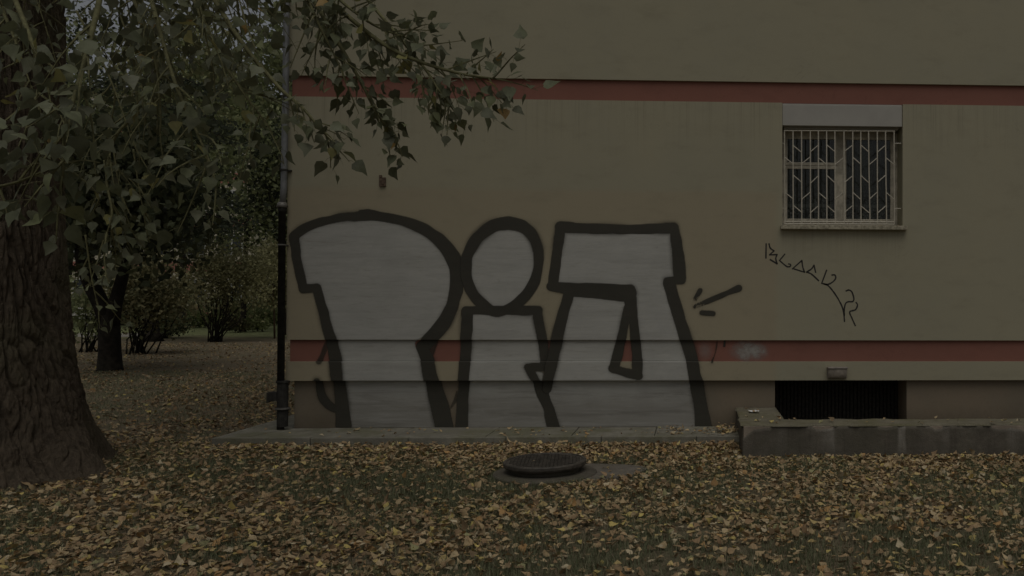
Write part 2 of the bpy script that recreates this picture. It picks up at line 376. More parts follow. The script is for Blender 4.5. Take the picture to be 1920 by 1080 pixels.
b.build('interior_wall', M['room'], bld)
# fine hairline of the render drip edges
for z, y0 in ((zTB1, 0), (zMB1, 0), (zSK0, 0)):
    b = MB(); b.box(XL-.0015, XR, -.0012, .012, z+.0005, z+.008); b.build('drip_edge', M['wall'], bld)

def build_window(dz, main=True):
    z0 = wz0+dz; ztop = zTB0+dz; Z = lambda py: W(1580, py).z+dz
    yF = .26
    fr = MB(); t_ = .045
    def rect(x0, x1, za, zb, wd, y0=yF, y1=yF+.055):
        fr.box(x0, x0+wd, y0, y1, za, zb); fr.box(x1-wd, x1, y0, y1, za, zb); fr.box(x0+wd, x1-wd, y0, y1, za, za+wd); fr.box(x0+wd, x1-wd, y0, y1, zb-wd, zb)
    zb = Z(240); zl = Z(421)
    rect(wx0, wx1, zl, zb, .055)
    xm = W(1576, 330, yF).x
    fr.box(xm-.035, xm+.035, yF-.004, yF+.05, zl+.055, zb-.055)
    win = fr.build('window', M['frame'], bld, bevel=.003, label='old cream two-light window behind the grille' if main else None or 'upper window')
    def sash(x0, x1, za, zc):
        s_ = MB(); wd = .036; y0, y1 = yF-.012, yF+.03
        s_.box(x0, x0+wd, y0, y1, za, zc); s_.box(x1-wd, x1, y0, y1, za, zc); s_.box(x0+wd, x1-wd, y0, y1, za, za+wd); s_.box(x0+wd, x1-wd, y0, y1, zc-wd, zc)
        q = s_.build('sash', M['frame'], bevel=.003); local(q, win)
        g = MB(); g.box(x0+wd, x1-wd, yF+.008, yF+.012, za+wd, zc-wd); q = g.build('pane', M['glass']); local(q, win)
    e_ = .05; zt_ = Z(305)
    sash(wx0+e_, xm-.03, zl+e_, zt_-.002); sash(wx0+e_, xm-.03, zt_+.002, zb-e_); sash(xm+.03, wx1-e_, zl+e_, zb-e_)
    # curtain with folds
    xs = np.linspace(wx0+.02, wx1-.02, 260); zs = np.linspace(zl, zb, 24); X, Z_ = np.meshgrid(xs, zs)
    Y = yF+.16+.018*np.sin(X*62+1.3*np.sin(X*7))+.01*np.sin(X*131)
    c = grid_mesh('curtain', np.stack([X, Y, Z_], -1), M['lace']); local(c, win)
    b = MB(); b.box(wx0+.003, wx1-.003, .012, yF+.05, Z(236), Z(197)); b.box(wx0+.003, wx1-.003, .030, yF+.05, Z(197), ztop-.001)
    b.box(wx0+.03, wx1-.03, .09, yF+.05, Z(240), Z(236)); b.build('blind_box', M['white'], bld, bevel=.004)
    s0, s1 = W(1463, 427).x, W(1699, 427).x
    b = MB(); b.box(s0, s1, -.07, -.002, Z(431), Z(423.5)); b.box(wx0+.002, wx1-.002, -.002, yF, Z(431)+.005, Z(423.5)); b.build('window_sill', M['sill'], bld, bevel=.005)
    return yF
yF = build_window(0); build_window(STORY, False)
# grille
gy_ = .045
bars = [1471, 1487, 1503, 1519.5, 1534.5, 1550, 1565.5, 1582.5, 1599, 1614, 1629.5, 1645, 1661, 1676.5]
b = MB(); b.bar(W(1470, 245, gy_), W(1677.5, 246, gy_), .0075, 6)
gr = b.build('window_grille', M['grille'], bld, label='cream painted steel grille with zigzag braces')
def gsub(b, n):
    q = b.build(n, M['grille']); local(q, gr)
for py in (415.5, 419.5): b = MB(); b.bar(W(1470, py, gy_), W(1677.5, py+1, gy_), .0075, 6); gsub(b, 'rail')
for xx, q in ((1676.5, 1689.5), (1471, 1467)):
    for py in (269, 391): b = MB(); b.bar(W(xx, py, gy_), W(q, py, gy_), .006, 6); gsub(b, 'bracket')
for i, px in enumerate(bars):
    b = MB(); sl_ = {10: 1.8, 12: 1.4}.get(i, .3)
    b.tube([W(px-sl_*.6, 245, gy_), W(px, 330, gy_-.004*(i % 3)), W(px+sl_, 420.5, gy_)], [.0075]*3, 6); gsub(b, 'bar')
for c in range(13):
    x0, x1 = bars[c], bars[c+1]; rows = (295, 360) if c % 2 == 0 else (272.5, 329, 385.5)
    dn = (c % 4) in (0, 1)
    for yy in rows:
        j = random.uniform(-1, 1); h = random.uniform(12.5, 14.5)
        b = MB(); b.bar(W(x0, yy+j+(0 if dn else h), gy_), W(x1, yy+j+(h if dn else 0), gy_), .0062, 5); gsub(b, 'brace')
# basement window: dark slatted panel set deep in the plinth
b = MB(); yb = .50
for i in range(34):
    x = bx0 + (bx1-bx0)*(i+.5)/34; b.box(x-.016, x+.014, yb, yb+.02, -.25, zSK0)
b.box(bx0, bx1, yb+.03, yb+.05, -.3, zSK0)
jb = MB(); jb.box(bx0-.1, bx0, TH+.001, yb+.06, -.3, zSK0); jb.box(bx1, bx1+.1, TH+.001, yb+.06, -.3, zSK0); jb.box(bx0, bx1, TH+.001, yb+.06, zSK0+.001, zSK0+.02); jb.build('basement_reveal', M['plinth'], bld)
bw = b.build('basement_window', M['dark'], bld, kind='stuff', label='dark basement opening closed by narrow vertical slats')
# bulkhead lamp
lx0, lx1 = W(1550.5, 700).x, W(1587, 700).x; lz0, lz1 = W(1568, 708.5).z, W(1568, 689.5).z
b = MB(); b.box(lx0, lx1, -.035, 0.0, lz0, lz1); b.box(lx0-.004, lx1+.004, -.10, -.0, lz1-.006, lz1+.012)
lamp = b.build('wall_lamp', M['lampbody'], bld, bevel=.006, label='small grey bulkhead lamp above the basement opening')
b = MB(); n = 10
for i in range(n+1):
    t = math.pi/2*i/n; y = -.035-.055*math.cos(t); z = lz1-.008-(lz1-lz0-.006)*math.sin(t)**1.0*1.0
    b.V += [(lx0+.008, y, z), (lx1-.008, y, z), (lx0+.008, -.03, z), (lx1-.008, -.03, z)]
for i in range(n):
    k = i*4; b.Fc += [[k, k+1, k+5, k+4], [k, k+4, k+6, k+2], [k+1, k+3, k+7, k+5]]
q = b.build('lamp_cover', M['lampglass'], smooth=True); local(q, lamp)
# rusty vent stub
b = MB(); p0, p1 = W(712, 350), W(724, 333); b.box(p0.x, p1.x, -.022, .0, p0.z, p1.z); b.box(p0.x, p0.x+.028, -.03, 0, p1.z, p1.z+.025)
b.box(p0.x+.032, p1.x-.012, -.028, -.02, p0.z+.02, p1.z-.005); b.build('vent_cover', M['rust'], bld, bevel=.003, label='small rusty fitting left high on the wall')
# downpipe
cx = XL-.030
zC = W(531, 387).z; zS = zSK0
dp = MB(); dp.tube([(XL-.002, -.055, zt+.2), (XL-.002, -.055, W(534, 182).z+.1), (XL-.015, -.055, zC+.2), (cx, -.055, zC-.02)], [.033]*4, 16)
pipe = dp.build('downpipe', M['pipe_zinc'], bld, smooth=True, label='zinc downpipe running into a black cast iron foot at the corner')
def psub(b, n, m, **k):
    q = b.build(n, m, **k); local(q, pipe); return q
b = MB(); b.lathe([(.042, zC-.02), (.062, zC-.015), (.05, zC+.02), (.04, zC+.04)], (cx, -.055, 0), 20); psub(b, 'collar', M['ring'], smooth=True)
b = MB(); b.lathe([(.038, .12), (.038, zC-.01), (.046, zC-.012), (.046, zC-.05), (.038, zC-.06), (.038, zC-.061)][::-1], (cx, -.055, 0), 20); psub(b, 'iron_pipe', M['pipe_dark'], smooth=True)
zA, zB = W(531, 714).z, W(531, 790).z
b = MB(); b.lathe([(.056, zB-.05), (.058, zB+.13), (.072, zB+.135), (.072, zB+.16), (.058, zB+.165), (.058, zA-.02), (.070, zA-.015), (.070, zA+.005), (.05, zA+.008)], (cx+.02, -.05, 0), 20)
psub(b, 'pipe_socket', M['pipe_dark'])
b = MB(); zc = W(520, 742).z; b.box(cx-.115, cx-.03, -.085, -.005, zc-.05, zc+.05); b.box(cx-.135, cx-.11, -.10, .01, zc-.065, zc+.045)
psub(b, 'cleanout_cap', M['pipe_dark'], bevel=.006)
for py, rr in ((461, .041), (766, .073)):
    z = W(531, py).z; b = MB(); b.lathe([(rr, z), (rr+.004, z+.002), (rr+.004, z+.014), (rr, z+.016)], (cx+(.02 if py > 700 else 0), -.052, 0), 20); b.box(cx, XL+.02, -.03, .02, z, z+.012); psub(b, 'pipe_clamp', M['ring'])
for py in (185, 322):
    z = W(533, py).z; b = MB(); b.lathe([(.039, z), (.044, z+.002), (.044, z+.02), (.039, z+.022)], (XL-.02, -.055, 0), 20); b.box(XL-.02, XL+.05, -.04, .02, z+.004, z+.016); psub(b, 'pipe_clamp', M['pipe_dark'])

# ------------------------------------------------------------------ graffiti, sprayed over every step of the facade
prof = [(-.001+PREC, .12), (PREC, zSK0-.002), (0, zSK0), (0, zMB0), (REC, zMB0), (REC, zMB1), (0, zMB1), (0, 3.1)]
def profile_rows(step):
    rows = []
    for i in range(len(prof)-1):
        (y0, z0), (y1, z1) = prof[i], prof[i+1]; L = math.hypot(y1-y0, z1-z0); n = max(2, int(L/step)) if L > .1 else 3
        up = Vector((y1-y0, z1-z0)).normalized(); nrm = (-up[1], up[0])   # outward (towards -y)
        for k in range(n+1): rows.append((y0+(y1-y0)*k/n, z0+(z1-z0)*k/n, nrm))
    return rows
ROWS = profile_rows(.010)
def seg_cov(X, Y, strokes, feather):
    a_ = np.zeros_like(X)
    for st in strokes:
        op = 1.0
        if isinstance(st, dict): op = st['op']; fe = st.get('f', feather); st = st['p']
        else: fe = feather
        for (x0, y0, r0), (x1, y1, r1) in zip(st[:-1], st[1:]):
            dx, dy = x1-x0, y1-y0; L2 = dx*dx+dy*dy+1e-9
            t = np.clip(((X-x0)*dx+(Y-y0)*dy)/L2, 0, 1); d = np.hypot(X-x0-t*dx, Y-y0-t*dy) - (r0+(r1-r0)*t)
            d = d + (vnoise(X*.06, Y*.06, 0, 5)-.5)*2.2
            a_ = np.maximum(a_, op*np.clip(.5-d/fe, 0, 1))
            halo = .42*op*np.clip(1-d/15, 0, 1)**2*(.25+vnoise(X*.02, Y*.02, 1, 9)); a_ = np.maximum(a_, halo)
    return a_
def poly_cov(X, Y, polys, grow, feather):
    a_ = np.zeros_like(X)
    for P_ in polys:
        P_ = np.array(P_, float); ins = np.zeros(X.shape, bool); dm = np.full(X.shape, 1e9)
        for (x0, y0), (x1, y1) in zip(P_, np.roll(P_, -1, 0)):
            c = ((y0 > Y) != (y1 > Y)) & (X < (x1-x0)*(Y-y0)/((y1-y0) if y1 != y0 else 1e-9)+x0); ins ^= c
            dx, dy = x1-x0, y1-y0; t = np.clip(((X-x0)*dx+(Y-y0)*dy)/(dx*dx+dy*dy+1e-9), 0, 1); dm = np.minimum(dm, np.hypot(X-x0-t*dx, Y-y0-t*dy))
        sd_ = np.where(ins, -dm, dm); a_ = np.maximum(a_, np.clip(.5-(sd_-grow)/feather, 0, 1))
    return a_
def paint_sheet(name, px0, px1, fn, off, mat, parent, **props):
    x0, x1 = W(px0, 600).x, W(px1, 600).x; xs = np.arange(x0, x1, .010)
    yv = np.array([r[0]+r[2][0]*off for r in ROWS]); zv = np.array([r[1]+r[2][1]*off for r in ROWS])
    X, Z = np.meshgrid(xs, zv); Y = np.repeat(yv[:, None], len(xs), 1)
    pts = np.stack([X, Y, Z], -1).reshape(-1, 3); flat = pts.copy(); flat[:, 1] = 0; u, v, _ = project(flat)
    A = fn(u, v).reshape(X.shape)
    n, m = X.shape; I = np.arange(n*m).reshape(n, m); T = np.stack([I[:-1, :-1], I[:-1, 1:], I[1:, 1:], I[1:, :-1]], -1).reshape(-1, 4)
    Af = A.ravel(); T = T[(Af[T].max(1) > .03)]; used = np.unique(T); mp = np.full(n*m, -1); mp[used] = np.arange(len(used))
    o = link(name, mesh_np(name, pts[used], mp[T], mat, attr={'alpha': Af[used]}), **props)
    return local(o, parent)
B1 = [
 [(551,443,8),(570,429,8),(600,417,8),(640,408,8),(666,406,8),(688,403,10),(713,406,9),(743,411,9),(777,421,10),(807,437,11),(832,458,13),(848,480,14),(856,505,13),(857,530,13),(853,555,12),(844,583,12),(830,609,13),(810,632,13),(795,648,12)],
 [(551,445,9),(556,480,8.5),(563,515,8.5),(569,541,8.5)], [(569,541,8.5),(593,540,8)],
 [(594,541,8.5),(605,580,9),(614,615,10),(622,645,11),(629,685,11),(632,720,11),(637,760,13),(640,802,15)],
 [(790,650,11),(801,677,12),(808,713,14),(821,760,17),(830,802,18)],
 {'p': [(612,642,5),(598,677,6)], 'op': .6}, {'p': [(594,716,7),(599,742,8),(610,758,8.5),(623,768,7)], 'op': .9}, {'p': [(854,735,2),(851,752,3),(843,765,2.5)], 'op': .5},
 {'p': [(813,640,9),(806,662,7)], 'op': .6}, [(676,397,3),(690,394,2),(700,398,3)]]
F1 = [[(562,450),(585,433),(619,422),(662,414),(704,414),(743,419),(777,430),(807,447),(832,473),(843,500),(844,530),(834,573),(817,603),(798,624),(772,643),(789,677),(794,713),(802,752),(813,803),(654,803),(647,743),(640,713),(636,675),(623,632),(608,573),(598,532),(574,532),(568,496)]]
B2 = [
 [(953,418,12),(925,424,12),(896,446,11),(878,476,10.5),(874,505,10),(877,530,10),(889,554,10),(908,573,11),(930,585,9),(957,577,10),(982,558,10),(1001,530,10),(1009,500,9),(1009,470,9),(998,441,10),(978,424,12),(953,418,12)],
 [(874,582,8),(940,582,9),(1010,582,8)], [(877,585,11),(873,640,11),(870,700,10),(865,750,10),(862,802,12)],
 [(1008,586,9),(1017,640,9),(1022,680,9)], [(989,688,6.5),(1022,688,9)], [(991,690,7),(1004,714,8),(1016,740,11),(1028,770,10),(1036,802,12)]]
F2 = [[(953,430),(972,433),(989,444),(1001,465),(1003,482),(1002,499),(993,525),(976,550),(955,567),(929,577),(908,563),(891,542),(883,520),(881,503),(887,474),(904,450),(934,433)],
      [(888,590),(1000,591),(1012,637),(1021,678),(985,681),(1003,712),(1020,750),(1030,803),(874,803),(876,720),(883,640)]]
B3 = [
 [(1051,426,10),(1110,428,9.5),(1180,430,9),(1263,428,10)], [(1051,428,9.5),(1044,480,9.5),(1037,534,9.5)],
 [(1034,537,9),(1076,543,12.5),(1130,546,14),(1178,550,16)], [(1181,545,11),(1182,560,12),(1188,600,8.5),(1192,640,9),(1195,680,9.5),(1196,704,9)],
 [(1178,578,8),(1170,612,8),(1161,652,9),(1152,690,9.5)], [(1149,690,8),(1175,699,8),(1198,705,8)],
 [(1066,552,10),(1050,610,10),(1041,650,11),(1032,690,11),(1024,730,9)],
 [(1265,432,9),(1268,455,10),(1272,480,11),(1275,520,12)], [(1278,525,8),(1251,526,7)],
 [(1255,530,11),(1266,570,11),(1278,610,11.5),(1287,640,11.5),(1297,675,11),(1306,720,12.5),(1313,760,13),(1319,802,15)]]
F3 = [[(1058,437),(1256,440),(1262,518),(1243,521),(1200,535),(1045,527)],
      [(1191,515),(1243,521),(1261,584),(1275,635),(1287,678),(1294,716),(1304,803),(1047,803),(1040,776),(1030,738),(1034,716),(1044,678),(1057,631),(1076,558),(1174,567),(1159,618),(1153,652),(1142,691),(1200,712),(1205,700),(1201,635),(1194,571)],
      [(1008,700),(1015,702),(1013,712)]]
def cr(st, n=5):   # hand-drawn curves: Catmull-Rom through the traced points, radius included
    q = [np.array(p, float) for p in st]; out = []
    for i in range(len(q)-1):
        p0, p1, p2, p3 = q[max(i-1, 0)], q[i], q[i+1], q[min(i+2, len(q)-1)]
        for k in range(n): t = k/n; out.append(tuple(.5*((2*p1)+(p2-p0)*t+(2*p0-5*p1+4*p2-p3)*t*t+(3*p1-p0-3*p2+p3)*t**3)))
    return out+[tuple(q[-1])]
B1[0] = cr(B1[0]); B2[0] = cr(B2[0]); B1[3] = cr(B1[3], 3); B1[6]['p'] = cr(B1[6]['p'])
F1[0] = [tuple(p) for p in cr(F1[0][1:16], 4)]+F1[0][16:]+[F1[0][0]]; F2[0] = cr(F2[0]+[F2[0][0]], 4)[:-1]
for i, (Fp, Bs, a0, a1, lab) in enumerate(((F1, B1, 530, 880, 'leftmost big silver letter with a rounded top and two legs'), (F2, B2, 840, 1060, 'middle silver letter, an oval head over a block'), (F3, B3, 1005, 1350, 'rightmost silver letter with a boxy top and slanting leg'))):
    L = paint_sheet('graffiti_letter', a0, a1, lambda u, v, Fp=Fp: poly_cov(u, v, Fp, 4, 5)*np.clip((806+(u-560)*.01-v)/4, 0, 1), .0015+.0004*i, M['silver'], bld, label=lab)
    o = paint_sheet('outline', a0, a1, lambda u, v, Bs=Bs: seg_cov(u, v, Bs, 2.4)*np.clip((806+(u-560)*.01-v)/6, 0, 1), .0032+.0004*i, M['black'], L)
    
SP = [[(1313,544,4),(1304,560,3.5)], [(1303,575,3.5),(1345,557,4.5),(1372,546,5.5),(1385,541,6)], [(1316,586,4.5),(1337,588,5)]]
for s_ in SP:
    xs_ = [p[0] for p in s_]; paint_sheet('graffiti_stroke', min(xs_)-20, max(xs_)+20, lambda u, v, s_=s_: seg_cov(u, v, [s_], 2.2), .0032, M['black'], bld)
paint_sheet('graffiti_stroke', 1325, 1380, lambda u, v: seg_cov(u, v, [{'p': [(1345, 640, 1.2), (1342, 660, 1.2), (1335, 679, 1.2)], 'op': .75}, [(1359, 640, 1.5), (1358, 649, 1.5)]], 2), .0032, M['black'], bld)
paint_sheet('paint_smudge', 1355, 1460, lambda u, v: .7*np.clip(1-((u-1404)/46)**2-((v-658)/26)**2, 0, 1)*(.4+.9*fbm(u*.12, v*.12, 0, 3, 4))*((v > 639) & (v < 679)), .002, M['silver'], bld)
paint_sheet('paint_smudge', 1305, 1345, lambda u, v: .35*np.clip(1-((u-1322)/18)**2-((v-658)/24)**2, 0, 1)*((v > 639) & (v < 679)), .002, M['silver'], bld)
# marker scrawl: thin ribbons
def zz(l): return [(1400+x/5.683, 440+y/5.683) for x, y in l]
def smooth_pts(p, n=6):
    p = [Vector((a_, b_)) for a_, b_ in p]; out = []
    for i in range(len(p)-1):
        p0, p1, p2, p3 = p[max(i-1, 0)], p[i], p[i+1], p[min(i+2, len(p)-1)]
        for k in range(n):
            t = k/n; out.append(.5*((2*p1)+(p2-p0)*t+(2*p0-5*p1+4*p2-p3)*t*t+(3*p1-p0-3*p2+p3)*t**3))
    return out+[p[-1]]
scr = [([(208,97),(206,170),(205,250)],0),([(238,97),(252,143),(292,172)],1),([(292,172),(243,215)],0),([(243,215),(325,212)],0),([(325,212),(310,255),(325,310)],1),([(325,310),(250,265)],0),
 ([(407,207),(350,275)],0),([(350,275),(400,318),(432,340),(462,338),(468,318),(445,312)],1),([(487,365),(588,275)],0),([(588,275),(598,345),(617,400)],1),([(617,400),(505,365)],0),
 ([(735,402),(717,325)],0),([(717,325),(690,365),(638,398)],1),([(638,398),(690,420),(768,490)],1),([(852,378),(800,517)],0),([(800,517),(860,530),(915,505),(948,465),(940,430),(908,430)],1),
 ([(800,517),(870,545),(940,630),(1000,730),(1030,810),(1043,925)],1),([(1041,860),(1040,800),(1052,738),(1080,715),(1130,712),(1142,680),(1122,612),(1090,590),(1058,600)],1),([(1165,722),(1181,750),(1158,800),(1098,822),(1120,885),(1158,970)],1)]
b = MB(); hw = 1.35
for pl, sm in scr:
    q = zz(pl); q = smooth_pts(q) if sm else [Vector(k) for k in q]; base = len(b.V)
    for i, p in enumerate(q):
        d = q[min(i+1, len(q)-1)]-q[max(i-1, 0)]; d.normalize(); nn = Vector((-d.y, d.x)); e_ = -d*hw*.6 if i == 0 else d*hw*.6 if i == len(q)-1 else Vector((0, 0)); ww = hw*(.85+.3*random.random())
        for sgn in (1, -1):
            r = p+e_+nn*ww*sgn; v = W(r.x, r.y, -.0015); b.V.append(tuple(v))
    for i in range(len(q)-1): b.Fc.append([base+2*i, base+2*i+1, base+2*i+3, base+2*i+2])
me = bpy.data.meshes.new('graffiti_scrawl'); me.from_pydata(b.V, [], b.Fc); me.materials.append(M['marker'])
o = link('graffiti_scrawl', me, label='thin black scrawled word curving down below the window'); local(o, bld)

# ------------------------------------------------------------------ apron of concrete slabs round the foot of the building
ap = empty('pavement', (XL, -.3, 0), kind='structure', label='apron of old concrete slabs along the foot of the wall')
SZ = .118; yf = -.66; xo = XL-.45
xlw = W(1386, 815, -.5).x
def slab(pts, z0=-.1, z1=SZ, mat=M['slab'], name='slab'):
    b = MB(); n = len(pts); j = random.uniform(-.003, .003)
    b.V = [(x, y, z0) for x, y in pts]+[(x, y, z1+j) for x, y in pts]; b.Fc = [list(range(n))[::-1], list(range(n, 2*n))]+[[i, (i+1) % n, n+(i+1) % n, n+i] for i in range(n)]
    return b.build(name, mat, ap, bevel=.006)
ed = yf+.07; xi = XL+PREC-.002
xs_ = [XL+.02, -1.55, -.62, .33, 1.22, 2.1, xlw]
slab([(xo+.07, ed+.002), (XL-.16, ed+.002), (XL+.05, PREC-.004), (xi-.02, PREC+.002), (xi-.02, .3), (xo+.07, .3)])
slab([(XL-.15, ed+.002), (xs_[1]-.004, ed+.002), (xs_[1]-.004, PREC-.003), (XL+.06, PREC-.003)])
for a_, c_ in zip(xs_[1:-1], xs_[2:]): slab([(a_+.004, ed+.002), (c_-.004, ed+.002), (c_-.004, PREC-.003), (a_+.004, PREC-.003)])
yy = .31
while yy < 10:
    slab([(xo+.07, yy), (xi-.02, yy), (xi-.02, yy+.98), (xo+.07, yy+.98)]); yy += .99
x = xo
while x < xlw-.05:
    e_ = min(x+1.0, xlw); slab([(x+.003, yf), (e_-.003, yf), (e_-.003, ed-.004), (x+.003, ed-.004)], z1=SZ+.002, mat=M['slab'], name='edging'); x += 1.0
yy = yf+.075
while yy < 10:
    slab([(xo, yy), (xo+.064, yy), (xo+.064, yy+.98), (xo, yy+.98)], z1=SZ+.002, name='edging'); yy += .99

# ------------------------------------------------------------------ low concrete wall of the light well
yw = G(1392, 862).y; LT = .335; xw = G(1392, 862).x; xw_end = 9.0
lw = empty('low_wall', (xw, yw, 0), label='low weathered concrete wall with chipped plaster round the basement light well', category='wall')
cw = .43
b = MB(); b.box(xw+.012, xw_end, yw+.007, yw+cw-.01, -.1, LT-.014); b.box(xw+.012, xw+cw-.06, yw+cw-.01, PREC-.002, -.1, LT-.014); b.build('wall_core', M['core'], lw)
# plaster skin with broken upper edge
top = [(1391.5,823),(1402,816),(1414,806),(1430,803.5),(1446,801),(1449,797),(1480,797),(1521,797.5),(1525,802),(1529,805),(1543,805.6),(1559,804),(1565,798.5),(1600,798),(1642,798),(1650,802),(1670,801),(1682,799.6),(1684,798),(1742,798),(1748,802),(1753,805.5),(1766,805),(1769,798.5),(1800,798),(1854,796),(1863,803.5),(1875,805.4),(1888,805),(1894,802),(1903,803.5),(1912,805.4),(1920,809)]
pts = [(W(x, y, yw).x, W(x, y, yw).z) for x, y in top]
xsn = np.arange(xw+.002, xw_end, .012); zt_ = np.interp(xsn, [p[0] for p in pts], [p[1] for p in pts]); zt_ += (vnoise(xsn*40, 0, 0, 2)-.5)*.008
zt_ = np.minimum(zt_, LT-.0125)
rows = np.linspace(0, 1, 14)[:, None]; Zg = -.1+(zt_[None]+.1)*rows; Xg = np.repeat(xsn[None], 14, 0); Yg = yw+(fbm(Xg*6, Zg*6, 0, 4, 8)-.5)*.008
Vf = np.stack([Xg, Yg, Zg], -1); edge = Vf[-1:].copy(); edge[..., 1] = yw+.012; Vf = np.concatenate([Vf, edge], 0); le = Vf[:, :1].copy(); le[..., 1] += .02; Vf = np.concatenate([le, Vf], 1)
grid_mesh('plaster_skin', Vf, M['lowwall'], lw)
b = MB(); b.box(xw+.002, xw+.0115, yw+.05, PREC-.004, -.1, LT-.04); b.build('plaster_side', M['lowwall'], lw, bevel=.003)
# coping: irregular slab with worn edge
def coping(x0, x1, y0, y1, name, nx, ny, worn):
    X, Y = np.meshgrid(np.linspace(x0, x1, nx), np.linspace(y0, y1, ny)); u = (X-x0)/(x1-x0); v = (Y-y0)/(y1-y0)
    Z = LT+(fbm(X*5, Y*9, 0, 4, 12)-.5)*.022
    fr_ = (vnoise(X*9, 0, 0, 6)-.5)*.03+(vnoise(X*35, 0, 0, 7)-.5)*.014
    if worn: dip = np.clip((.333-np.interp(X, [p[0] for p in pts], [p[1] for p in pts]))/.03, 0, 1); fr_ = fr_+dip*.045; Z = Z-dip*np.clip(1-v*5, 0, 1)*.012
    if worn: Y = Y+np.clip(1-v*4, 0, 1)*fr_
    else: X = X+np.clip(1-u*4, 0, 1)*(vnoise(Y*12, 1, 0, 6)-.5)*.04
    Vt = np.stack([X, Y, Z], -1)
    ringf = lambda A, dz: np.concatenate([A[:1]*1, A, A[-1:]*1], 0)
    lo = Vt.copy(); V2 = np.pad(Vt, ((1, 1), (1, 1), (0, 0)), mode='edge'); V2[0, :, 2] = LT-.012; V2[-1, :, 2] = LT-.012; V2[:, 0, 2] = LT-.012; V2[:, -1, 2] = LT-.012
    grid_mesh(name, V2, M['cope'], lw, smooth=False)
coping(xw-.018, xw_end, yw-.012, yw+cw, 'coping', 500, 14, True)
coping(xw-.012, W(1455, 766).x, yw+cw+.002, PREC-.004, 'coping', 14, 36, False)

# ------------------------------------------------------------------ manhole
mc = G(1022, 893.5); mc.z = 0
mh = empty('manhole', (mc.x, mc.y, 0), label='round cast iron manhole lid raised on a concrete ring in the lawn', category='manhole')
pad = MB(); n = 40
cxp, cyp = mc.x+.28, mc.y+.10
pts = [(cxp+(.60 if math.cos(t) > 0 else .5)*math.cos(t)*(1+.05*math.sin(5*t)), cyp+.40*math.sin(t)*(1+.06*math.sin(3*t+1))) for t in [2*math.pi*i/n for i in range(n)]]
pad.V = [(x, y, -.05) for x, y in pts]+[(x, y, .028+.006*math.sin(7*x)) for x, y in pts]; pad.Fc = [list(range(n, 2*n))]+[[i, (i+1) % n, n+(i+1) % n, n+i] for i in range(n)]
pad.build('concrete_pad', M['padconc'], mh)
b = MB(); b.lathe([(.455, -.05), (.455, .035), (.44, .045), (.335, .05), (.335, .05)], (mc.x, mc.y, 0), 56); b.build('concrete_ring', M['ringconc'], mh, bevel=.004)
b = MB(); b.lathe([(.30, .045), (.30, .10)], (mc.x, mc.y, 0), 48); b.build('neck', M['ringconc'], mh, smooth=True)
b = MB(); R_ = .362
prof_l = [(R_-.05, .0), (R_-.022, .004), (R_-.006, .018), (R_, .03), (R_, .052), (R_-.006, .060), (R_-.03, .061), (R_-.034, .052), (0.001, .053)]
b.lathe(prof_l, (0, 0, 0), 72); lid = b.build('lid', M['iron'], smooth=False); lid.parent = mh; lid.location = (0, 0, .088); lid.rotation_euler = (.008, -.008, 0)
b = MB()
for sgn in (1,):
    for k in range(-9, 10):
        o_ = k*.034; h_ = math.sqrt(max(0, .315**2-o_*o_)); th = math.radians(35); dv = Vector((math.cos(th), math.sin(th), 0)); nv = Vector((-dv.y, dv.x, 0))
        for j in range(-9, 10):
            s_ = j*.036+(k % 2)*.018
            if abs(s_) < h_-.012:
                c = nv*o_+dv*s_; a1, a2 = (dv*.015, nv*.006)
                q = len(b.V); b.V += [tuple(c+a1*i+a2*j2+Vector((0, 0, zz_))) for zz_ in (.05, .0585) for i, j2 in ((-1, -1), (1, -1), (1, 1), (-1, 1))]
                b.Fc += [[q+4, q+5, q+6, q+7]]+[[q+i, q+(i+1) % 4, q+4+(i+1) % 4, q+4+i] for i in range(4)]
t_ = b.build('tread_pattern', M['iron'], kind='stuff'); t_.parent = lid

# paper scrap on the low wall
pc = P(1413, 774, 0.0); pc = G(1413, 774, LT); X, Y = np.meshgrid(np.linspace(-.05, .05, 9), np.linspace(-.045, .045, 8))
Z = .012+.018*vnoise(X*40, Y*40, 0, 3)+.0*X; Vp = np.stack([pc.x+X*(1+.3*vnoise(Y*30, 1)), pc.y+Y, LT+Z], -1)
grid_mesh('paper_scrap', Vp, M['paper'], smooth=False, label='crumpled white paper scrap lying on the corner of the low wall', category='litter')

# ------------------------------------------------------------------ leaves
def leaf_template(curl, fold, twist, seed, fine=True, wid=1.0):
    r = np.random.default_rng(seed)
    ys = [-.02, .16, .44, .72, 1.08]; ws = [.16, .46, .36, .16]
    V = []
    for y, w_ in zip(ys[:4], ws):
        jl, jr = r.uniform(-.04, .04, 2)
        V += [(-(w_+jl)*wid, y-(.05 if y < .1 else 0)), (0, y), ((w_+jr)*wid, y-(.05 if y < .1 else 0))]
    V.append((r.uniform(-.08, .08), ys[4])); V = np.array(V)
    z = fold*np.abs(V[:, 0])*1.0+curl*(V[:, 1]-.4)**2+twist*V[:, 0]*(V[:, 1]-.4)+r.uniform(-.03, .03, len(V))
    V = np.column_stack([V, z]); T = []
    for i in range(3):
        a_ = i*3
        for k in (0, 1): T += [(a_+k, a_+k+1, a_+k+4), (a_+k, a_+k+4, a_+k+3)]
    T += [(9, 10, 12), (10, 11, 12)]
    return V, np.array(T)
def simple_leaf(): return np.array([(0, 0, 0), (.36, .4, .05), (0, 1, 0), (-.36, .4, .05)]), np.array([(0, 1, 2), (0, 2, 3)])
def frames(d, n):
    d = d/np.linalg.norm(d, axis=1, keepdims=True); x = np.cross(d, n); x /= np.linalg.norm(x, axis=1, keepdims=True)+1e-9; z = np.cross(x, d)
    return np.stack([x, d, z], -1)
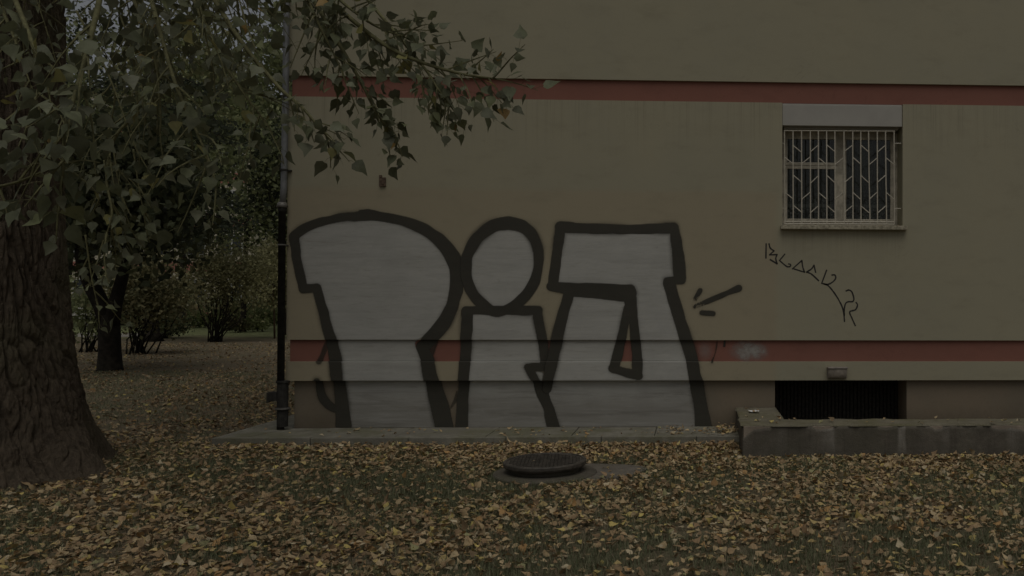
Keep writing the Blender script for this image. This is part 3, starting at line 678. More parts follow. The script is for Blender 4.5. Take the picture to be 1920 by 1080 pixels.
def scatter(name, temps, pos, Rm, sc, tid, col, mat, parent=None, **props):
    Vs, Ts, Cs = [], [], []; off = 0
    for k, (V, T) in enumerate(temps):
        m = tid == k; n = int(m.sum())
        if not n: continue
        v = np.einsum('nij,vj->nvi', Rm[m], V)*sc[m][:, None, None]+pos[m][:, None, :]
        Vs.append(v.reshape(-1, 3)); Ts.append((T[None]+(np.arange(n)*len(V))[:, None, None]+off).reshape(-1, 3)); Cs.append(np.repeat(col[m], len(V), 0)); off += n*len(V)
    me = mesh_np(name, np.concatenate(Vs), np.concatenate(Ts), mat, cols=np.concatenate(Cs)); o = link(name, me, **props)
    if parent: local(o, parent)
    return o
_lm = {}
def leaf_mesh(temps, k, col, mat, nm):
    key = (nm, k, tuple(np.round(col, 3)))
    if key not in _lm: V, T = temps[k]; _lm[key] = mesh_np(nm, V, T, mat, cols=np.repeat(np.array(col)[None], len(V), 0))
    return _lm[key]
def place(name, me, pos, R, s, parent=None, **props):
    o = link(name, me, **props); mt = Matrix([[R[i][j]*s for j in range(3)]+[pos[i]] for i in range(3)]+[[0, 0, 0, 1]])
    if parent: o.parent = parent; mt = Matrix.Translation(-Vector(parent.location)) @ mt
    o.matrix_basis = mt; return o
def unit(n):
    v = rng.normal(size=(n, 3)); return v/np.linalg.norm(v, axis=1, keepdims=True)

# ------------------------------------------------------------------ big poplar at the left
tc = G(-15, 905); tc.z = 0; TD = 7.9
tc = P(-44, 600, 7.75); tc.z = 0
pop = empty('poplar_tree', tuple(tc), label='huge old poplar with furrowed bark filling the left edge, branches hanging over the lawn', category='tree')
zk = [0, .12, .25, .46, .93, 1.4, 2.33, 5, 9, 13]; rk = [1.12, 1.0, .93, .83, .715, .655, .565, .47, .32, .12]
def trunk_part(z0, z1, nz, nt, disp):
    z = np.linspace(0, 1, nz)**(1.0)*(z1-z0)+z0; th = np.linspace(0, 2*np.pi, nt, endpoint=False); TH_, Z = np.meshgrid(th, z)
    r = np.interp(Z, zk, rk); lob = np.exp(-Z/.4); r = r*(1+lob*(.11*np.cos(5*TH_+.9)+.07*np.cos(3*TH_+2)+.05*np.cos(9*TH_+1)*np.exp(-Z/.2)+.10*(fbm(np.cos(TH_)*3, np.sin(TH_)*3, Z*2, 3, 77)-.5))+.025*np.cos(4*TH_+Z*.7)+.02*np.cos(7*TH_-Z))
    cx_, sx_ = np.cos(TH_), np.sin(TH_)
    wv = fbm(cx_*1.6, sx_*1.6, Z*.9, 3, 21)*2.0
    def worley(u, v, sd_):
        iu, iv = np.floor(u).astype(np.int64), np.floor(v).astype(np.int64); f1 = np.full(u.shape, 9.); f2 = np.full(u.shape, 9.)
        for du in (-1, 0, 1):
            for dv in (-1, 0, 1):
                a_, b_ = iu+du, iv+dv; d_ = np.hypot(a_+hsh(a_, b_, 0*a_, sd_)-u, b_+hsh(a_, b_, 0*a_+1, sd_)-v)
                f2 = np.minimum(f2, np.maximum(f1, d_)); f1 = np.minimum(f1, d_)
        return f2-f1
    swirl = np.exp(-Z/.35); L_ = TH_*.66
    wa = (fbm(L_*3, Z*1.6, 0, 3, 21)-.5)*.28; wb = (fbm(L_*4, Z*3, 0, 3, 22)-.5)*.5
    q1 = worley((L_+wa*.8)*13+Z*.7, (Z+wb*.8)*1.7, 31); q2 = worley((L_+wa*.6)*27, (Z+wb*.6)*5, 32)
    rz = 1-np.abs(2*fbm(L_*5+wb*4, Z*9+wa*8, 0, 4, 40)-1)
    q = np.clip(q1/.36, 0, 1)**.7*.62+np.clip(q2/.35, 0, 1)*.2+fbm(L_*60, Z*25, 0, 2, 43)*.18
    q = q*(1-.45*swirl)+np.clip((rz-.4)/.5, 0, 1)*.5*swirl
    lob2 = .9+.35*fbm(L_*1.5, Z*.5, 0, 2, 44)
    d = (q-.6)*disp*lob2; r2 = r+d
    V = np.stack([tc.x+r2*cx_+.02*Z, tc.y+r2*sx_, Z-.04], -1)
    cav = q
    return V, cav.ravel()
V, cav = trunk_part(0, 4.6, 520, 820, .07); grid_mesh('trunk', V, M['bark'], pop, closed_u=True, attr={'cav': cav})
V, cav = trunk_part(4.6, 13, 40, 60, .0); grid_mesh('upper_trunk', V, M['bark'], pop, closed_u=True, attr={'cav': np.ones(40*60)})
tmpl = [leaf_template(c, f, t, i) for i, (c, f, t) in enumerate([(-.3, .15, .1), (.25, .2, -.2), (-.15, -.12, .2), (.1, .3, 0), (-.4, .05, -.15), (0, .1, .3)])]
twb = MB(); limbs = []
L_pos, L_R, L_s = [], [], []
def twig(p0, d0, length, droop, leafs, size, r0=.005, side=.9):
    p = Vector(p0); d = Vector(d0).normalized(); n = max(5, int(length/.07)); st = length/n; pts = [p.copy()]
    for i in range(n):
        d = (d+Vector((random.uniform(-.13, .13), random.uniform(-.13, .13), -droop*st+random.uniform(-.08, .08)))).normalized(); p = p+d*st; pts.append(p.copy())
    twb.tube(pts, [r0*(1-.8*i/n)+.0008 for i in range(n+1)], 4, cap=False)
    for i in range(leafs):
        t = (i+random.random())/leafs; t = .08+.92*t; k = min(n-1, int(t*n)); q = pts[k].lerp(pts[k+1], t*n-k)
        ang = i*2.4+random.random(); ax = (pts[k+1]-pts[k]).normalized(); s_ = ax.cross(Vector((math.cos(ang), math.sin(ang), .3))).normalized()
        pet = (s_*side+ax*.5+Vector((0, 0, -.35))).normalized()*size*random.uniform(.4, .75); e2 = q+pet
        twb.tube([q, q+pet*.5+Vector((0, 0, .006)), e2], [.0011, .0009, .0009], 3, cap=False)
        dd = (pet.normalized()*.8+Vector((random.uniform(-.6, .6), random.uniform(-.6, .6), -random.uniform(-.1, .9)))).normalized()
        nn = Vector((random.gauss(0, .7), random.gauss(-.35, .6), random.gauss(.5, .5)))
        L_pos.append(tuple(e2)); L_R.append((tuple(dd), tuple(nn))); L_s.append(size*random.uniform(.48, .98))
    return pts
def branch(ctrl, r0, sub, tl, leafs, size, droop=1.2, spread=.8, t0=.15):
    q = [Vector(c) for c in ctrl]; out = []
    for i in range(len(q)-1):
        a0, a1, a2, a3 = q[max(i-1, 0)], q[i], q[i+1], q[min(i+2, len(q)-1)]
        for k in range(8): t = k/8; out.append(.5*((2*a1)+(a2-a0)*t+(2*a0-5*a1+4*a2-a3)*t*t+(3*a1-a0-3*a2+a3)*t**3))
    out.append(q[-1]); n = len(out)
    bb = MB(); bb.tube(out, [r0*(1-.82*i/(n-1))+.002 for i in range(n)], 7); bb.build('branch', M['twig'], pop, smooth=True)
    for i in range(sub):
        t = t0+(1-t0)*(i+random.random()*.8)/sub; k = min(n-2, int(t*(n-1))); p = out[k]; ax = (out[k+1]-out[k]).normalized(); ang = random.uniform(0, 6.28)
        s_ = ax.cross(Vector((math.cos(ang), math.sin(ang), random.uniform(-.3, .6)))).normalized()
        twig(p, ax*.7+s_*spread, tl*random.uniform(.6, 1.15), droop, leafs, size)
    twig(out[-1], out[-1]-out[-2], tl*.8, droop, leafs, size)
random.seed(11)
# the bough that reaches out in front of the wall
branch([P(380,-260,5.6), P(520,-90,5.3), P(640,20,5.1), P(740,95,4.9), P(850,135,4.85), P(930,148,4.8)], .018, 24, .34, 7, .088, 1.0, .75, .25)
branch([P(420,-220,5.4), P(560,-40,5.2), P(640,90,5.0), P(680,160,5.0), P(705,210,5.0), P(735,250,5.0)], .013, 13, .18, 5, .086, 2.5, .5, .3)
branch([P(560,-160,5.6), P(690,0,5.3), P(790,120,5.1), P(820,165,5.0), P(842,195,5.0)], .011, 11, .2, 5, .082, 2.0, .55, .3)
branch([P(330,-120,4.9), P(440,60,4.7), P(520,160,4.6), P(565,200,4.55), P(595,235,4.5), P(615,258,4.5)], .012, 8, .20, 4, .092, 2.0, .5, .45)
branch([P(500,-200,5.2), P(600,-40,5.2), P(690,40,5.0), P(760,70,5.0)], .012, 14, .34, 7, .085, 1.2, .8, .2)
branch([P(470,-160,5.0), P(560,-30,5.0), P(600,50,4.9), P(640,130,4.9)], .012, 12, .32, 6, .085, 1.4, .8, .2)
# boughs hanging before the trunk, closer to the camera
branch([P(150,-260,4.2), P(190,-60,3.8), P(165,90,3.6), P(140,180,3.5), P(122,240,3.4), P(118,330,3.4)], .012, 10, .32, 6, .098, 2.2, .6, .3)
branch([P(-60,-220,4.4), P(20,-20,4.0), P(60,80,3.8), P(75,150,3.7), P(60,200,3.6)], .012, 8, .30, 6, .096, 2.2, .7, .2)
branch([P(-120,330,3.6), P(-40,350,3.6), P(20,345,3.5), P(80,322,3.5), P(125,305,3.45)], .006, 4, .22, 5, .096, 2.0, .6, .3)
branch([P(240,-220,5.0), P(270,-60,4.8), P(300,60,4.6), P(330,160,4.5), P(370,250,4.5), P(400,320,4.4)], .013, 12, .40, 6, .092, 1.8, .8, .15)
branch([P(300,-200,5.2), P(340,-60,5.0), P(400,80,4.8), P(450,165,4.7), P(495,225,4.7)], .012, 12, .34, 6, .09, 1.6, .8, .15)
branch([P(230,-200,5.6), P(262,-70,5.5), P(285,10,5.4), P(300,60,5.4)], .012, 13, .4, 7, .09, 1.4, .9, .2)
branch([P(60,-300,5.5), P(160,-120,5.2), P(250,0,5.0), P(290,110,5.0), P(300,200,5.0)], .014, 13, .42, 6, .09, 1.6, .9, .15)
branch([P(300,180,5.6), P(220,250,5.5), P(200,330,5.4), P(210,400,5.3), P(195,450,5.3)], .009, 9, .36, 6, .09, 1.8, .8, .1)
random.seed(23)
for i in range(40):   # inner crown
    px, py, ds = random.uniform(-160, 500), random.uniform(-320, 190), random.uniform(4.6, 8.0)
    if px > 340 and py > 60: py = random.uniform(-200, 60)
    if 455 < px < 530: px -= 90
    a0 = P(px-60, py-160, ds+.2); a1 = P(px, py-40, ds); a2 = P(px+40, py+70, ds-.1); branch([a0, a1, a2], .008, 5, .5, 7, .088, 1.4, 1.0, .1)
for px, py in ((215, 420), (180, 560), (230, 380), (270, 400)):
    branch([P(px-20, py-120, 5.8), P(px-10, py-50, 5.8), P(px, py, 5.8)], .004, 2, .25, 4, .09, 2, .6, .3)
for k, (dx, dy, dz) in enumerate(((1.2, -2.6, 6.2), (2.6, -1.6, 6.8), (-1.5, -2.2, 7.2), (-.5, 2.4, 7.6), (2.4, 1.5, 8.4), (.3, -4.4, 6.4))):
    bb = MB(); p0 = Vector((tc.x+.3*np.sign(dx), tc.y, 4.6+.4*k)); p1 = tc+Vector((dx, dy, dz)); md = p0.lerp(p1, .5)+Vector((0, 0, .3)); bb.tube([p0, md, p1], [.17-.012*k, .11, .05], 10); bb.build('limb', M['bark'], pop, smooth=True)
# high crown above the frame, thin leaves as seen from below
n = 4500; c = np.array([tc.x+.8, tc.y-.4, 9.2]); cl = unit(70)*rng.uniform(.35, 1, (70, 1))*np.array([3.6, 3.6, 3.6]); k = rng.integers(0, 70, n)
HP = c+cl[k]+rng.normal(size=(n, 3))*.5; keep = HP[:, 2] > 5.2; HP = HP[keep]
hl = simple_leaf(); d = unit(len(HP)); d[:, 2] -= .6; nn = unit(len(HP))
scatter('high_leaves', [hl], HP, frames(d, nn), rng.uniform(.09, .14, len(HP)), np.zeros(len(HP), int), np.array([.055, .07, .03])*rng.uniform(.7, 1.3, (len(HP), 1)), M['foliage'], pop, kind='stuff')
twb.build('twigs', M['twig'], pop, kind='stuff')
LP = np.array(L_pos); LR = frames(np.array([a_ for a_, _ in L_R]), np.array([b_ for _, b_ in L_R])); LS = np.array(L_s); N = len(LP)
pal = np.array([[.15, .162, .09], [.12, .13, .075], [.175, .185, .11], [.16, .165, .105], [.11, .115, .065], [.20, .215, .11], [.23, .215, .08], [.32, .21, .07]])
ci = rng.choice(8, N, p=[.24, .2, .16, .16, .14, .06, .03, .01]); ti = rng.integers(0, len(tmpl), N)
u, v, dz = project(LP+LR[:, :, 1]*LS[:, None]*.5); size = LS*F/dz; vis = (u > -10) & (u < 1930) & (v > -10) & (v < 1090); order = np.argsort(np.where(vis, -size, 0)); big = order[:300]
for i in big: place('leaf', leaf_mesh(tmpl, ti[i], pal[ci[i]], M['leaf'], 'leaf'), LP[i], LR[i], LS[i], pop)
rest = np.ones(N, bool); rest[big] = False
scatter('small_leaves', tmpl, LP[rest], LR[rest], LS[rest], ti[rest], pal[ci[rest]]*rng.uniform(.8, 1.2, (rest.sum(), 1)), M['leaf'], pop, kind='stuff')
print('poplar leaves', N)

# ------------------------------------------------------------------ leaf litter
lt = [leaf_template(c, f, t, 50+i, wid=w_) for i, (c, f, t, w_) in enumerate([(.5, .3, .3, .9), (-.45, .4, -.3, 1), (.2, -.5, .5, .85), (.8, .15, .2, .9), (-.3, -.3, -.6, 1), (.1, .7, .2, .8), (0, .1, .1, 1), (-.9, .2, .3, .75)])]
def dens(x, y):
    n1 = fbm(x*1.1, y*1.1, 0, 4, 61); d_ = 210+430*np.clip((n1-.36)/.3, 0, 1)
    wl = np.exp(-np.abs(y+.95+.25*(x > 2.2))/.45)*(y < 0); d_ = d_+wl*650                      # drift along the slab edge
    lw_ = (x > 2.1)*np.exp(-np.abs(y-(yw-.12))/.3); d_ = d_+lw_*260
    gr_ = np.clip((x-.5)/3, 0, 1)*np.clip((-y-2.2)/1.5, 0, 1); d_ = d_*(1-.05*gr_)          # greener to the lower right
    cor = np.exp(-((x-2.75)**2+(y+.85)**2)/.15); d_ = d_+cor*900
    tr = np.exp(-((x-tc.x)**2+(y-tc.y)**2)/1.6); d_ = d_*(1-.7*tr)
    far = np.clip((y-1)/9, 0, 1); d_ = d_*(1-.72*far)*(1-.6*np.clip((y+1)/1.5, 0, 1))
    return d_
cand = []
def samp(x0, x1, y0, y1, mx, sc=1.0):
    n = int((x1-x0)*(y1-y0)*mx); x = rng.uniform(x0, x1, n); y = rng.uniform(y0, y1, n); k = rng.random(n)*mx < dens(x, y)*sc*1.12; return x[k], y[k]
xs1, ys1 = samp(-7.5, 7, -6.3, yf-.0, 1500); xs2, ys2 = samp(-17, xo, yf, 20, 300)
x = np.concatenate([xs1, xs2]); y = np.concatenate([ys1, ys2])
inm = np.hypot(x-mc.x, y-mc.y) < .49; inp = (((x-cxp)/.56)**2+((y-cyp)/.38)**2 < 1) & (rng.random(len(x)) < .86); intr = np.hypot(x-tc.x, y-tc.y) < .7
inw = (x > xw-.02) & (y > yw-.02); uu = project(np.column_stack([x, y, 0*x]))[0]; inf = (uu > -350) & (uu < 2270); ok = ~(inm | inp | intr | inw) & inf
x, y = x[ok], y[ok]; z = gh(x, y)+rng.uniform(.008, .04, len(x))+np.exp(-np.abs(y+.85)/.3)*rng.uniform(0, .06, len(x))*(x > xo)
n = len(x); Pn = np.column_stack([x, y, z])
# strays on slabs, low wall, sill and far yard
def extra(xa, xb, ya, yb, z, n): return np.column_stack([rng.uniform(xa, xb, n), rng.uniform(ya, yb, n), np.full(n, z)+.006])
cl_ = np.concatenate([np.column_stack([rng.normal(cx_, .09, k), np.clip(rng.normal(-.35, .16, k), -.62, -.02), np.full(k, SZ+.012)]) for cx_, k in ((W(q_, 810, -.35).x, k_) for q_, k_ in ((1345, 26), (1365, 70), (955, 9), (1100, 5), (1262, 28), (1230, 10), (1300, 8), (650, 6), (1010, 5), (780, 3)))])
cl_[:, 0] = np.minimum(cl_[:, 0], xw-.04)
cl_[:, 2] += rng.uniform(0, .05, len(cl_))*(cl_[:, 0] > W(1335, 810, -.3).x)
Pn = np.concatenate([Pn, extra(xo+.1, 2.6, -.62, .02, SZ, 46), cl_, extra(xw+.05, 6.4, yw+.03, yw+.4, LT+.008, 34), extra(xw+.02, xw+.35, yw+.4, -.1, LT+.008, 6), extra(wx0+.03, wx1-.03, .0, .15, W(1580, 423.5).z, 26), extra(mc.x-.2, mc.x+.2, mc.y-.2, mc.y+.2, .14, 1)])
nx = len(Pn); d = unit(nx); d[:, 2] *= .35; tilt = np.where(np.arange(nx) < n, .42, .25)[:, None]
nn = rng.normal(size=(nx, 3))*tilt; nn[:, 2] = 1; flip = rng.random(nx) < .4; nn[flip] *= -1
Rl = frames(d, nn); Sl = .027+.042*rng.random(nx)**1.5; Sl[len(x):] *= .9; Tl = rng.integers(0, len(lt), nx)
s_here = np.arange(nx) >= nx-27; Sl[s_here] *= .5
Pn[:, 2] += .006
lp = np.array([[.45, .335, .185], [.40, .28, .155], [.51, .395, .23], [.32, .215, .12], [.53, .405, .18], [.60, .48, .17], [.26, .185, .105], [.55, .46, .30], [.33, .31, .155], [.46, .28, .12]])
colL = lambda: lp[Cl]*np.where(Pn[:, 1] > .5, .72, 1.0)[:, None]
lnames = ['tan', 'brown', 'pale tan', 'dark brown', 'ochre yellow', 'bright yellow', 'blackish', 'pale buff', 'olive green', 'rusty orange']
Cl = rng.choice(10, nx, p=[.2, .19, .13, .14, .08, .04, .08, .05, .04, .05])
u, v, dz = project(Pn); size = Sl*F/dz; vis = (u > 5) & (u < 1915) & (v > 0) & (v < 1072); big = np.argsort(np.where(vis, -size, 0))[:300]
def zone(a_, b_):
    k = 0 if b_ > 1035 else 1 if b_ > 985 else 2
    row = ('at the bottom edge', 'near the bottom edge', 'farther back')[k]
    return row+' '+('before the poplar trunk' if a_ < 260 else 'right of the poplar roots' if a_ < 520 else 'below the left graffiti letter' if a_ < 860 else 'in front of the manhole' if a_ < 1130 else 'below the right graffiti letter' if a_ < 1370 else 'below the barred window' if a_ < 1700 else 'in the right corner')
for i in big:
    place('fallen_leaf', leaf_mesh(lt, Tl[i], lp[Cl[i]], M['litter'], 'fallen_leaf'), Pn[i], Rl[i], Sl[i], label='%s poplar leaf on the lawn %s' % (lnames[Cl[i]], zone(u[i], v[i])), category='leaf', group='large fallen leaves in the foreground')
rest = np.ones(nx, bool); rest[big] = False
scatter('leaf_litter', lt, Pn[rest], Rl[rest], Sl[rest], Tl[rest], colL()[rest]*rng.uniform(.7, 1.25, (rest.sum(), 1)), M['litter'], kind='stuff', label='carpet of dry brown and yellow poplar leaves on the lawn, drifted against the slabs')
print('litter', nx)
# ------------------------------------------------------------------ grass
def grass(x0, x1, y0, y1, n, h0, h1, wd):
    x = rng.uniform(x0, x1, n); y = rng.uniform(y0, y1, n); c = fbm(x*1.1, y*1.1, 0, 4, 61); g = fbm(x*2.3, y*2.3, 0, 3, 71)
    k = (rng.random(n) < np.clip(.52+(g-.45)*3+(.5-c)*1.8, .1, 1)) & (np.hypot(x-mc.x, y-mc.y) > .42) & (np.hypot(x-tc.x, y-tc.y) > .95) & ~((x > xw-.02) & (y > yw-.02)) & (np.abs(project(np.column_stack([x, y, 0*x]))[0]-960) < 1250) & (((x-cxp)/.56)**2+((y-cyp)/.38)**2 > 1)
    k &= ~((x > xo-.01) & (y > yf-.01))
    x, y = x[k], y[k]; n = len(x); z = gh(x, y); a_ = rng.uniform(0, 6.28, n); h = rng.uniform(h0, h1, n); ln = rng.uniform(.1, .9, n)*h
    dx, dy = np.cos(a_), np.sin(a_); b0 = np.stack([x, y, z-.005], -1); sd_ = np.stack([-dy, dx, 0*dx], -1)*wd; ld = np.stack([dx, dy, 0*dx], -1)
    V = np.stack([b0-sd_, b0+sd_, b0+ld*(ln*.35)[:, None]+sd_*.7+np.array([0, 0, 1])*(h*.6)[:, None], b0+ld*(ln*.35)[:, None]-sd_*.7+np.array([0, 0, 1])*(h*.6)[:, None], b0+ld*ln[:, None]+np.array([0, 0, 1])*h[:, None]], 1)
    T = (np.array([(0, 1, 2), (0, 2, 3), (3, 2, 4)])[None]+(np.arange(n)*5)[:, None, None]).reshape(-1, 3)
    cb = np.array([[.175, .19, .105], [.21, .225, .125], [.15, .165, .09], [.34, .30, .19]])[rng.choice(4, n, p=[.38, .27, .25, .1])]*rng.uniform(.8, 1.2, (n, 1))
    return V.reshape(-1, 3), T, np.repeat(cb, 5, 0)
A = [grass(-6.5, 6, -6.2, -.68, 430000, .03, .075, .0019), grass(-11, XL-.45, -.68, 9, 70000, .02, .05, .003)]
off = 0; Vs, Ts, Cs = [], [], []
for V, T, C in A: Vs.append(V); Ts.append(T+off); Cs.append(C); off += len(V)
link('grass', mesh_np('grass', np.concatenate(Vs), np.concatenate(Ts), M['grass'], cols=np.concatenate(Cs)), kind='stuff', label='short patchy grass showing between the fallen leaves')

# ------------------------------------------------------------------ background trees
def tube_part(name, parent, ctrl, rad, n=8, mat=None):
    b = MB(); b.tube(ctrl, rad, n); return b.build(name, mat or M['bark_far'], parent, smooth=True)
def crown(parent, cs, nleaf, spread, ls, cols, name='crown', flat=1.0, mat=None):
    cs = np.asarray(cs, float); k = rng.integers(0, len(cs), nleaf); p = cs[k]+rng.normal(size=(nleaf, 3))*spread*np.array([1, 1, flat])
    d = unit(nleaf); d[:, 2] -= .3; nn = unit(nleaf); nn[:, 2] += .4; cc = np.array(cols)[rng.integers(0, len(cols), nleaf)]*rng.uniform(.75, 1.25, (nleaf, 1))
    shade = rng.uniform(.75, 1.2, len(cs))[k][:, None]; kp = p[:, 2] > .15
    return scatter(name, [simple_leaf()], p[kp], frames(d[kp], nn[kp]), rng.uniform(.7, 1.5, kp.sum())*ls*1.55, np.zeros(kp.sum(), int), (cc*shade)[kp], mat or M['foliage'], parent, kind='stuff')
def clump_centres(c, rad, n, inner=.45, noise=.2):
    v = unit(n)*rng.uniform(inner, 1, (n, 1)); return np.array(c)+v*np.array(rad)+rng.normal(size=(n, 3))*noise
GR = [(.25, .28, .135), (.30, .32, .16), (.20, .225, .115)]; GY2 = [(.30, .29, .15), (.26, .255, .13), (.34, .32, .17)]; GD = [(.055, .065, .042), (.07, .08, .05)]
def deciduous(px, basepy, label, trunk_px, crown_c, crown_r, ncl, nleaf, ls, cols, spread=.45, dist=None, group=None, limbs=6, inner=.45):
    g = G(px, basepy); D = depth(g); t = empty('tree', (g.x, g.y, 0), label=label, category='tree')
    if group: t['group'] = group
    cc = P(crown_c[0], crown_c[1], D*math.cos(0)); k = D/F; rad = (crown_r[0]*k, crown_r[0]*k*.8, crown_r[1]*k)
    cs = clump_centres(cc, rad, ncl, inner); r = trunk_px*k/2
    top = Vector((cc.x, cc.y, cc.z)); base = Vector((g.x, g.y, -.1)); md = base.lerp(top, .45); md.x += random.uniform(-.1, .1)
    tube_part('trunk', t, [base, base+Vector((0, 0, .35)), md, top], [r*1.5, r*1.05, r*.8, r*.3], 12)
    for j in range(limbs):
        e_ = Vector(cs[j*len(cs)//limbs]); s_ = base.lerp(top, random.uniform(.35, .8)); tube_part('limb', t, [s_, s_.lerp(e_, .5)+Vector((0, 0, -.1)), e_], [r*.42, r*.25, r*.08], 6)
    crown(t, cs, nleaf, spread, ls, cols); return t
# forked tree
g = G(206, 695); D = depth(g); t2 = empty('tree', (g.x, g.y, 0), label='dark forked tree standing on the brown lawn right of the poplar trunk', category='tree')
q = lambda x, y, dd=0: P(x, y, D+dd)
tube_part('trunk', t2, [q(207, 702), q(206, 690), q(206, 660), q(205, 615), q(205, 590)], [.30, .235, .205, .20, .17], 14)
tube_part('limb', t2, [q(206, 615), q(192, 575), q(172, 535), q(158, 500), q(150, 440), q(140, 360)], [.18, .165, .155, .15, .11, .06], 12)
tube_part('limb', t2, [q(207, 618), q(216, 570), q(228, 525), q(240, 480), q(246, 420), q(262, 350)], [.165, .135, .115, .09, .075, .05], 12)
cs = []
for j in range(60):
    e_ = q(random.uniform(110, 330), random.uniform(230, 455), random.uniform(-2, 2)); cs.append(e_)
    if j < 12: s_ = q(*random.choice([(155, 480), (245, 440), (140, 400), (255, 380)])); tube_part('limb', t2, [s_, s_.lerp(e_, .6), e_], [.05, .03, .015], 5)
crown(t2, cs, 7000, .42, .10, [(.075,.085,.045),(.095,.10,.05),(.06,.07,.04)])
# conifer with dark level branches behind it
g = G(282, 640); D = depth(g); t3 = empty('conifer', (g.x, g.y, 0), label='dark conifer with level drooping branches behind the forked tree', category='tree')
tube_part('trunk', t3, [P(284, 648, D), P(283, 625, D), P(280, 560, D), P(285, 300, D), P(290, 60, D)], [.45, .28, .2, .15, .05], 12)
cs = []
for j in range(30):
    yy = random.uniform(140, 470) if j > 9 else random.uniform(395, 470); sx = random.choice((1, 1, 1, -1)); L = random.uniform(70, 175)*(1 if j > 9 else 1)
    dz_ = random.uniform(-3, 3); s_ = P(284, yy-20, D); e_ = P(284+sx*L, yy+12, D+dz_); md = P(284+sx*L*.55, yy-12, D+dz_*.5)
    tube_part('limb', t3, [s_, md, e_], [.05, .035, .01], 5)
    for k in range(9):
        f = .3+.7*k/8; pnt = Vector(s_).lerp(md, f*1.6) if f < .6 else Vector(md).lerp(e_, (f-.6)/.4); cs.append(pnt+Vector((random.gauss(0, .12), random.gauss(0, .3), random.gauss(-.08, .08))))
crown(t3, cs, 10000, .22, .075, GD, flat=.45)
def shrub(px, basepy, label, crown_c, crown_r, stems, nleaf, ls, cols, spread=.22, sr=.017, group=None, ncl=46, cat='shrub'):
    g = G(px, basepy); D = depth(g); k = D/F; t = empty('shrub', (g.x, g.y, 0), label=label, category=cat)
    cs = clump_centres(P(crown_c[0], crown_c[1], D), (crown_r[0]*k, crown_r[0]*k*.8, crown_r[1]*k), ncl, .3, .1)
    for j in range(stems):
        e_ = Vector(cs[j % len(cs)]); s_ = Vector((g.x+random.gauss(0, .12), g.y+random.gauss(0, .12), -.05)); md = s_.lerp(e_, .5); md.z -= .12*abs(e_.x-s_.x); md += Vector((random.gauss(0, .06), 0, 0))
        tube_part('stem', t, [s_, s_.lerp(md, .5)+Vector((random.gauss(0, .04), 0, .1)), md, e_], [sr*1.3, sr, sr*.8, sr*.3], 6)
    crown(t, cs, nleaf, spread, ls, cols); return t
shrub(402, 641, 'many-stemmed bush with pale green leaves right of the conifer, in front of the far building', (425, 520), (90, 52), 26, 6000, .06, GY2, .30)
shrub(258, 664, 'spreading bush with olive leaves just behind the forked tree', (272, 540), (78, 72), 24, 6500, .06, [(.24, .23, .12), (.2, .195, .10), (.28, .25, .13)], .28)
shrub(170, 660, 'bare-stemmed bush between the poplar and the forked tree', (180, 570), (45, 60), 12, 1500, .07, GR, .25)
shrub(312, 634, 'low twiggy bush at the foot of the conifer', (322, 612), (34, 14), 14, 1600, .06, GD+GR, .14, .014)
shrub(480, 622, 'small round yellow-green bush at the far edge of the lawn', (480, 614), (14, 7), 5, 900, .07, [(.22, .24, .10)], .14, .012)
shrub(446, 624, 'small reddish-green bush left of the round yellow-green one', (444, 612), (18, 10), 5, 900, .07, [(.10, .085, .045), (.08, .085, .035)], .16, .012)
for x_, y_, w_, lb in ((500, 610, 30, 'low spreading yellow-green plant bed beside the downpipe'), (455, 607, 26, 'low yellow-green plant bed behind the reddish bush'), (375, 614, 26, 'low dull green plant bed left of the many-stemmed bush')):
    shrub(x_, y_, lb, (x_, y_-8), (w_, 8), 4, 2200, .09, [(.22, .24, .10), (.17, .2, .08)], .25, .012)
# sapling
g = G(515, 635); D = depth(g); t = empty('sapling', (g.x, g.y, 0), label='thin young tree with a bare brown stem beside the downpipe', category='tree')
tube_part('trunk', t, [P(515, 637, D), P(514, 590, D), P(512, 540, D), P(508, 490, D)], [.035, .03, .026, .015], 6, simple('sapling_bark', (.11, .075, .045)))
crown(t, clump_centres(P(500, 505, D), (.9, .8, .9), 22), 3200, .22, .08, GY2)
# trees behind
deciduous(455, 622, 'leafy mid-green tree left of the downpipe, rising above the bushes', 10, (460, 330), (110, 170), 60, 6500, .10, GR, .5)
deciduous(530, 628, 'dark tree partly hidden behind the corner of the building', 12, (530, 330), (60, 140), 45, 6000, .10, GD+GR, .45)
deciduous(340, 618, 'broad green tree behind the conifer', 14, (345, 190), (140, 190), 80, 8000, .12, GR+GY2, .65)
deciduous(120, 616, 'tall green tree beyond the poplar trunk', 14, (150, 230), (150, 220), 90, 9000, .13, GR+GD, .65)
deciduous(235, 610, 'pale green tree far behind the forked tree', 12, (250, 330), (120, 170), 60, 6000, .14, GY2+GR, .7)
deciduous(425, 612, 'tall tree with a loose crown under the open patch of sky', 12, (400, 190), (80, 120), 50, 5000, .14, GR, .6)
deciduous(590, 620, 'tree behind the left end of the building', 14, (600, 200), (120, 230), 80, 9000, .14, GR, .7)
deciduous(40, 612, 'tree hidden far behind the poplar', 14, (20, 250), (130, 220), 70, 8000, .15, GR, .7)
cs = [P(random.uniform(60, 560), random.uniform(566, 598), random.uniform(50, 54)) for i in range(90)]
g = P(300, 600, 52); t = empty('hedge', (g.x, g.y, 0), label='clipped green hedge in front of the far cream building', category='hedge')
crown(t, cs, 9000, .45, .12, GR, 'foliage')
for i in range(12): p0 = P(80+i*42, 600, 52); tube_part('stem', t, [Vector((p0.x, p0.y, -.05)), Vector((p0.x+.1, p0.y, .9))], [.05, .03], 5)
